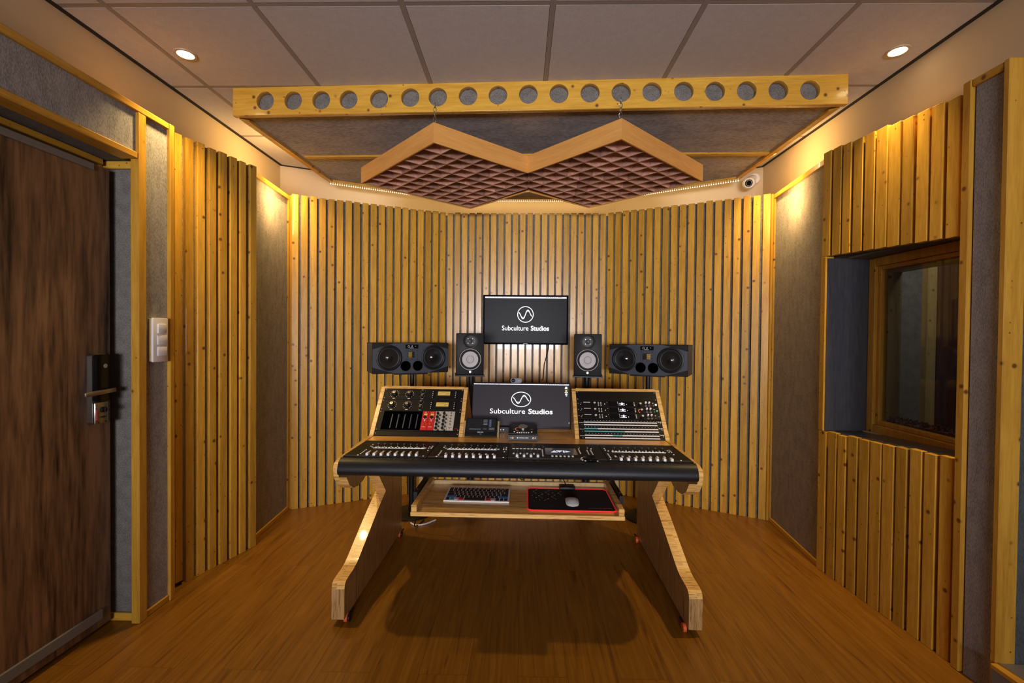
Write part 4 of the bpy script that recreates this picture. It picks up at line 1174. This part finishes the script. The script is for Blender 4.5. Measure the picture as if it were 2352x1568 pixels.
# lower screen on the desk
ML = on_desk(.0135, .668, .7545) @ RX(math.radians(-11))
t = thing('computer_monitor', 'wide black monitor standing on the desk between the rack bays', 'monitor', on_desk(.0135, .668, .7425))
R11 = T3(0, 0, .012) @ RX(math.radians(-11))
FM2 = R11 @ FM
Wm, Hm = .582, .270
mb = MB(); mb.box(-Wm / 2, Wm / 2, 0, .030, 0, Hm, M=R11, bev=.004); mb.done('monitor_case', BLACK, t, SM)
mb = MB(); mb.box(-Wm / 2 + .007, Wm / 2 - .007, .016, Hm - .007, 0, .0006, M=FM2); mb.done('screen', SCR_MON, t)
screen_graphics(t, Wm - .014, Hm - .008, .0012, -.0005, .170, .0565, .0425, .0985, .0400, 1.22, .0062, FM2)
mb = MB()
for (y, h_) in ((.247, .010), (.207, .008)): mb.box(.259, .271, y - h_, y, .0008, .0012, M=FM2)
mb.box(.257, .273, .234, .2365, .0008, .0012, M=FM2); mb.box(.256, .275, .212, .2145, .0008, .0012, M=FM2); mb.box(.262, .270, .192, .195, .0008, .0012, M=FM2); mb.box(.279, .2815, .034, .040, .0008, .0012, M=FM2)
mb.done('desktop_icons', LIT, t)
mb = MB(); mb.box(.2595, .2705, .2185, .2265, .0008, .0012, M=FM2); mb.done('yellow_icon', LITY, t)
mb = MB(); mb.box(-.10, .10, .04, .16, 0, .008, bev=.003); mb.box(-.02, .02, .10, .125, .008, .16); mb.done('monitor_stand', BLACKM, t)
# webcam
t = thing('webcam', 'small rounded webcam clipped on top of the lower monitor', 'webcam', on_desk(.0135, .668, .7545) @ RX(math.radians(-11)) @ T3(-.031, .006, Hm + .0005))
mb = MB(); mb.prism(rrect(-.034, .034, -.005, .0235, .0135, 6), -.004, .016, M=FM); mb.done('webcam_body', mat('webcam_grey', (.07, .075, .09), .4), t, SM)
mb = MB(); mb.cyl((-.017, .009, .0155), .0118, .002, seg=24, M=FM); mb.done('lens', GLOSSK, t, SM)
mb = MB(); mb.box(.010, .020, .007, .0105, .016, .0165, M=FM); mb.box(-.024, -.010, .0085, .0095, .0175, .018, M=FM); mb.done('maker_mark', INKD, t)

# small black boxes on the desk behind
t = thing('power_box', 'low black box with two small white lights behind the tablet holder', 'electronic box', on_desk(-.098, .62, .7425))
mb = MB(); mb.box(-.055, .055, -.02, .02, 0, .034, bev=.002); mb.done('case', BLACK, t)
mb = MB(); mb.box(-.004, -.001, -.0208, -.02, .016, .021); mb.box(.010, .016, -.0208, -.02, .017, .020); mb.done('indicator', LIT, t)

# ------------------------------------------------------------------ keyboard tray things
def flat(x, y, z, rz=0): return on_desk(x, y, z) @ RZ(rz)
t = thing('keyboard', 'slim aluminium keyboard with coloured corner keys on the pull-out tray', 'keyboard', flat(-.178, .130, .5456, -.012))
KW, KD = .297, .150
mb = MB(); mb.prism([(-KD / 2, 0), (KD / 2, 0), (KD / 2, .014), (-KD / 2, .006)], -KW / 2, KW / 2, 0, YZ); mb.done('base_plate', GREYALU, t)
ks = math.atan2(.008, KD)
KM = T3(0, -KD / 2, .006) @ RX(ks)
BLUE = mat('key_blue', (.05, .14, .42), .45); KRED = mat('key_red', (.55, .02, .02), .45); KGR = mat('key_green', (.02, .25, .18), .45); KPK = mat('key_pink', (.55, .38, .48), .45)
rows = []
rows.append((.0060, .0255, [('k', 1.05, KEYK), ('k', 1.0, KGR), ('k', 1.0, KPK), ('k', 1.3, KRED), ('k', 5.1, KEYK), ('k', 1.3, KRED), ('k', 1.0, KPK), ('k', 1.0, KEYK), ('k', 1.0, KEYK), ('k', 1.0, KEYK)]))
rows.append((.0318, .0215, [('k', 2.25, BLUE)] + [('k', 1, KEYK)] * 10 + [('k', 2.25, BLUE)]))
rows.append((.0562, .0215, [('k', 1.8, KEYK)] + [('k', 1, KEYK)] * 11 + [('k', 1.8, KEYK)]))
rows.append((.0806, .0215, [('k', 1.5, KEYK)] + [('k', 1, KEYK)] * 13))
rows.append((.1050, .0215, [('k', 1, KEYK)] * 13 + [('k', 1.5, KEYK)]))
rows.append((.1298, .0135, [('k', 1.03, KEYK)] * 14))
for (y, d, keys) in rows:
    tot = sum(k[1] for k in keys); u = (KW - .012) / tot; x = -KW / 2 + .006
    for (_, w, m_) in keys:
        mb = MB(); mb.box(.0022, w * u - .0022, .0006, d - .0022, 0, .0022, bev=.0006, seg=1)
        o = mb.done('key', m_, t); o.matrix_local = KM @ T3(x, y, .0002); x += w * u

t = thing('mouse_pad', 'black mouse pad with a red lit edge and constellation print', 'mouse pad', flat(.243, .118, .5456, 0))
PO = [(-.190, -.125), (-.170, -.147), (.170, -.147), (.187, -.132), (.190, .110), (.180, .131), (-.170, .131), (-.190, .110)]
def rounded(pts, r=.02, n=5):
    out = []
    m_ = len(pts)
    for i in range(m_): out.append(pts[i])
    return out
pad = rrect(-.190, .192, -.147, .132, .022, 6)
mb = MB(); mb.prism(pad, 0, .003); mb.done('pad', mat('pad_black', (.012, .011, .012), .7), t, SM)
mb = MB(); mb.tube([(p[0], p[1], .0026) for p in pad] + [(pad[0][0], pad[0][1], .0026)], .0030, 8); mb.done('lit_edge', REDEDGE, t, SM)
mb = MB(); mb.box(-.034, .042, .112, .150, .0031, .017, bev=.004); mb.done('control_box', BLACK, t, SM)
mb = MB(); mb.tube([(.004, .150, .010), (.0, .165, .012), (-.004, .183, .022), (-.012, .190, .034), (-.015, .215, .034)], .0022, 7); mb.done('pad_cable', BLACK, t, SM)
mb = MB()
star = [(-.163, .085), (-.146, .112), (-.150, .062), (-.087, .105), (-.104, .077), (-.090, .050), (-.120, .053), (-.138, .028), (-.122, .002), (-.062, .043), (-.078, .018), (-.060, -.010), (-.045, .070), (-.030, .095), (-.032, .045), (-.095, -.008), (-.112, -.030), (-.150, .005), (-.168, .030), (-.135, -.022), (-.160, -.040), (-.070, .072)]
for i, p in enumerate(star): mb.cyl((p[0], p[1], .0030), (.0026 if i in (1, 3, 6, 9, 15, 17) else .0015), .0003, seg=8)
for a, b in ((0, 1), (0, 2), (4, 3), (4, 5), (7, 6), (7, 8), (10, 9), (10, 11), (12, 13), (12, 14), (16, 15)): mb.band([star[a], star[b]], .0007, .0032)
mb.done('star_print', INK, t)
text('lettering', 'computech', .0150, INKD, t, z=.0032, cx=.112, cy=-.112, sx=1.05)
text('lettering_orange', 'Ginger', .0165, ORANGE, t, z=.0032, cx=.168 - .008, cy=-.112, bold=.0003, sx=.85)

t = thing('computer_mouse', 'white mouse lying on the black mouse pad', 'mouse', flat(.252, .062, .5489, -.03))
mb = MB()
NX, NY = 10, 16
grid = []
for j in range(NY + 1):
    v = -1 + 2 * j / NY
    row = []
    hw = .0295 * (1 - abs(v) ** 4.2) ** .35 if abs(v) < 1 else 0.0
    for i in range(NX + 1):
        u = -1 + 2 * i / NX
        z = .003 + .017 * (1 - v * v * .85) * (1 - .55 * u * u)
        row.append(mb.bm.verts.new((hw * u, .057 * v, max(.003, z))))
    grid.append(row)
for j in range(NY):
    for i in range(NX): mb.bm.faces.new((grid[j][i], grid[j][i + 1], grid[j + 1][i + 1], grid[j + 1][i]))
bmesh.ops.remove_doubles(mb.bm, verts=mb.bm.verts, dist=1e-5)
mb.done('mouse_shell', ALUMW, t, math.radians(60))
mb = MB(); mb.prism([(.027 * (1 - abs(v) ** 4.2) ** .35 * s_, .048 * v) for s_, vs in ((1, [-.98 + .14 * k for k in range(15)]), (-1, [.98 - .14 * k for k in range(15)])) for v in vs], 0, .0042); mb.done('mouse_base', BLACK, t)
mb = MB(); mb.cyl((0, -.012, .0195), .003, .0004, seg=12); mb.done('maker_mark', INKD, t)

# ------------------------------------------------------------------ wall screen
t = thing('wall_screen', 'black television screen mounted on the slatted back wall', 'television', T3(.0345, 3.70, 1.224))
Wt, Ht = .694, .403
mb = MB(); mb.box(-Wt / 2, Wt / 2, 0, .045, 0, Ht, bev=.004); mb.done('screen_case', GLOSSK, t, SM)
mb = MB(); mb.box(-Wt / 2 + .013, Wt / 2 - .014, .014, Ht - .013, 0, .0006, M=FM); mb.done('screen', SCR_TV, t)
screen_graphics(t, Wt - .028, Ht - .014, .0012, -.0015, .245, .0635, .0635, .131, .0545, .93, .0125, FM)
text('maker_name', 'SAMSUNG', .0075, INK, t, z=.0008, bold=.0003, cx=0, cy=.0065, M=FM)
mb = MB(); mb.box(-.10, .10, .045, .086, .10, .30); mb.done('wall_bracket', BLACKM, t)
mb = MB(); mb.tube([(.19, .03, .01), (.192, .055, -.03), (.18, .075, -.09), (.16, .078, -.16), (.15, .078, -.30)], .004, 7); mb.done('power_lead', BLACK, t, SM)

# ------------------------------------------------------------------ loudspeakers and stands
def wide_speaker(label, x, y, z, rz, mir):
    t = thing('wide_speaker', label, 'loudspeaker', T3(x, y, z) @ RZ(rz), 'wide loudspeakers')
    W, H, Dp = .54, .214, .25
    mb = MB(); mb.box(-W / 2, W / 2, 0, Dp, -H / 2, H / 2, bev=.003, seg=1); mb.done('cabinet', CABK, t)
    bf = [(-.2685, .064), (-.115, .106), (.115, .106), (.2685, .064), (.2685, -.062), (.118, -.106), (-.118, -.106), (-.2685, -.062)]
    mb = MB(); mb.prism(bf[::-1], 0, .007, M=FM); mb.done('baffle', GUN, t)
    for s_ in (-1, 1):
        wo = bpy.data.objects.new('woofer', None); COL.objects.link(wo); wo.parent = t; wo.matrix_local = T3(s_ * .157, -.007, .003) @ RX(PI / 2)
        mb = MB(); mb.lathe([(.090, 0), (.089, .004), (.080, .006), (.074, .003)], seg=40)
        for k in range(8): a = 2 * PI * k / 8 + .2; mb.cyl((.084 * math.cos(a), .084 * math.sin(a), .004), .0028, .002, seg=6)
        mb.done('woofer_rim', BLACK, wo, SM)
        mb = MB(); mb.lathe([(.074, .003), (.068, .007), (.061, .004)], seg=40); mb.done('surround', mat('rubber', (.012, .011, .011), .6), wo, SM)
        mb = MB(); mb.lathe([(.061, .004), (.024, .0008), (.022, .0015), (.014, .0055), (0, .0075)], seg=40); mb.done('cone', mat('glossy_cone', (.012, .010, .010), .16, spec=.6), wo, SM)
    mb = MB(); mb.box(-.042, .042, -.013, .061, .007, .010, M=FM, bev=.001, seg=1)
    for sx in (-1, 0, 1):
        for sy in (-.007, .055): mb.cyl((sx * .036, sy, .010), .0032, .001, seg=8, mi=1, M=FM)
    tw = mb.done('tweeter_plate', [GUN, BLACK], t)
    mb = MB(); mb.box(-.030, .018, .002, .046, .010, .0105, M=FM); mb.done('tweeter_recess', BLACK, tw)
    mb = MB()
    for k in range(5): mb.box(-.013 * mir - .013, -.013 * mir + .013, .005 + .0078 * k, .0105 + .0078 * k, .0105, .0125, M=FM)
    mb.done('gold_grille', GOLDM, tw)
    mb = MB(); mb.box(-.046, .046, .068, .096, .007, .009, M=FM, bev=.001, seg=1); cp = mb.done('control_strip', GLOSSK, t)
    mb = MB(); mb.lathe([(.0075, 0), (.0075, .002), (.0060, .002), (.0060, 0)], c=(-.023, .083, .009), seg=20, M=FM); mb.box(-.004, .004, .079, .0815, .009, .0096, M=FM); mb.cyl((.001, .0875, .009), .0028, .0006, seg=10, M=FM); mb.box(.022, .027, .083, .086, .009, .0096, M=FM); mb.box(-.016, .012, .0715, .0740, .009, .0096, M=FM); mb.done('control_marks', INK, cp)
    for s_ in (-1, 1):
        mb = MB(); mb.lathe([(.037, 0, 0), (.0355, .0022, 0), (.0335, .0010, 1), (.0325, .0002, 1), (0, .0002, 1)], c=(s_ * .043 + .0, -.055, .0075), seg=32, M=FM); mb.done('bass_port', [BLACK, VOID], t, SM)  # flat disc painted black as the shade inside the port
    return t
wide_speaker('wide black loudspeaker on a stand, at the left end of the row', -.776, 3.205, 1.1305, math.radians(27), 1)
wide_speaker('wide black loudspeaker on a stand, at the right end of the row', .884, 3.20, 1.1345, math.radians(-27), -1)

def small_speaker(label, x, y, z, rz):
    t = thing('small_speaker', label, 'loudspeaker', T3(x, y, z) @ RZ(rz), 'small loudspeakers')
    W, H, Dp = .186, .285, .22
    mb = MB(); mb.box(-W / 2, W / 2, 0, Dp, 0, H, bev=.006); mb.done('cabinet', speckle('speaker_black', (.013, .0125, .014), (.009, .0085, .010), 300, (1, 1, 1), .5, .05, .2), t, SM)
    c = .1065
    mb = MB(); mb.lathe([(.0775, -.002, 0), (.0775, .005, 0), (.074, .007, 1), (.071, .005, 1), (.069, .002, 0)], c=(0, c, 0), seg=44, M=FM); wo = mb.done('woofer_ring', [BLACK, mat('ring_silver', (.42, .42, .43), .35)], t, SM)
    mb = MB(); mb.lathe([(.069, .002), (.062, .006), (.0545, .002)], c=(0, c, 0), seg=40, M=FM); mb.done('surround', mat('rubber', (.012, .011, .011), .6), t, SM)
    mb = MB(); mb.lathe([(.0545, .002, 0), (.027, -.001, 0), (.0255, -.0005, 1), (.024, .001, 0), (.015, .004, 0), (0, .005, 0)], c=(0, c, .001), seg=40, M=FM); o = mb.done('cone', [CONE, BLACK], t, SM); o['label'] = 'pale grey cone'
    mb = MB(); mb.lathe([(.051, -.001, 0), (.051, .003, 0), (.0495, .0045, 1), (.047, .003, 0), (.030, .0005, 0), (.014, .0008, 0), (.012, .004, 0), (0, .006, 0)], c=(0, .232, 0), seg=40, M=FM)
    for k in range(4): a = PI / 4 + PI / 2 * k; mb.cyl((.022 * math.cos(a), .232 + .022 * math.sin(a), .001), .0022, .0012, seg=8, mi=1, M=FM)
    mb.done('tweeter', [mat('horn_black', (.006, .006, .007), .45, spec=.3), STEEL], t, SM)
    mb = MB(); mb.cyl((0, .021, 0), .0075, .0015, seg=18, M=FM); mb.done('badge', LIT, t)
    return t
small_speaker('small black loudspeaker with pale cone, left of the wall screen', -.346, 3.085, 1.0255, math.radians(9))
small_speaker('small black loudspeaker with pale cone, right of the wall screen', .452, 3.085, 1.0275, math.radians(-9))

def stand(label, x, y, ztop, pw, pd, px, py, rz, tall_r=.016, base=.15):
    t = thing('speaker_stand', label, 'speaker stand', T3(x, y, 0), 'speaker stands')
    M0 = T3(px - x, py - y, 0) @ RZ(rz)
    mb = MB(); mb.box(-pw / 2, pw / 2, -pd / 2, pd / 2, ztop - .010, ztop, M=M0, bev=.002, seg=1); mb.done('top_plate', BLACKM, t)
    mb = MB(); mb.cyl((0, 0, .02), tall_r * 1.25, ztop * .55, seg=20); mb.cyl((0, 0, .02 + ztop * .55), tall_r, ztop * .45 - .0305, seg=20); mb.done('pole', BLACKM, t, SM)
    mb = MB(); mb.cyl((0, 0, ztop * .55 + .0), tall_r * 1.6, .03, seg=16); mb.done('collar', STEEL if pw < 0 else BLACKM, t, SM)
    mb = MB(); mb.lathe([(0, .022), (tall_r * 1.6, .022), (base * .9, .014), (base, .008), (base, 0), (0, 0)], seg=36); mb.done('base', BLACKM, t, SM)
def fwd(x, y, rz, d): return (x - math.sin(rz) * d, y + math.cos(rz) * d)
a = math.radians(24)
p = fwd(-.776, 3.205, a, .11); stand('black pole stand under the left wide loudspeaker', p[0] + .035, p[1] - .04, 1.023, .24, .20, p[0], p[1], a)
p = fwd(.884, 3.20, -a, .11); stand('black pole stand under the right wide loudspeaker', p[0] - .02, p[1] - .04, 1.027, .24, .20, p[0], p[1], -a)
a = math.radians(9)
p = fwd(-.346, 3.085, a, .10); stand('black pole stand under the left small loudspeaker', p[0], p[1] + .11, 1.0250, .20, .22, p[0], p[1] - .005, a, .020, .10)
p = fwd(.452, 3.085, -a, .10); stand('black pole stand under the right small loudspeaker', p[0] + .01, p[1] + .11, 1.0270, .20, .22, p[0], p[1] - .005, -a, .020, .10)

# ------------------------------------------------------------------ cables
def cable(label, pts, r=.004, m=None):
    mb = MB()
    # smooth the path a little
    q = [Vector(p) for p in pts]
    for _ in range(2):
        n_ = [q[0]]
        for a_, b_ in zip(q, q[1:]): n_ += [a_.lerp(b_, .25), a_.lerp(b_, .75)]
        q = n_ + [q[-1]]
    mb.tube(q, r, 7)
    return tag(mb.done('cable', m or BLACK, None, SM), label, 'cable')
D_ = lambda x, y, z: tuple(DM @ Vector((x, y, z)))
cable('black cable hanging in a loop at the back left under the desk', [D_(-.655, .93, .66), D_(-.64, .945, .50), D_(-.60, .95, .36), D_(-.585, .95, .26), D_(-.62, .95, .20), D_(-.66, .96, .12), D_(-.70, 1.0, .006), D_(-.66, 1.15, .006)])
cable('black cable looping down behind the middle of the tray', [D_(.02, .93, .66), D_(.0, .93, .40), D_(.022, .93, .36), D_(.045, .93, .41), D_(.03, .93, .48), D_(.035, .93, .66)], .003)
cable('white cable on the floor beside the left stand', [D_(-.74, 1.10, .006), D_(-.70, 1.06, .006), D_(-.64, 1.08, .006), D_(-.58, 1.16, .006)], .005, WHITEP)
cable('black cable hanging behind the right small loudspeaker', [(.50, 3.30, 1.08), (.515, 3.36, 1.02), (.50, 3.37, .95), (.49, 3.36, .80), (.50, 3.40, .4), (.50, 3.45, .008)], .004)
cable('black cable hanging from the left wide loudspeaker', [(-.93, 3.45, 1.06), (-.935, 3.48, .98), (-.93, 3.48, .85), (-.92, 3.46, .4), (-.90, 3.42, .008)], .004)
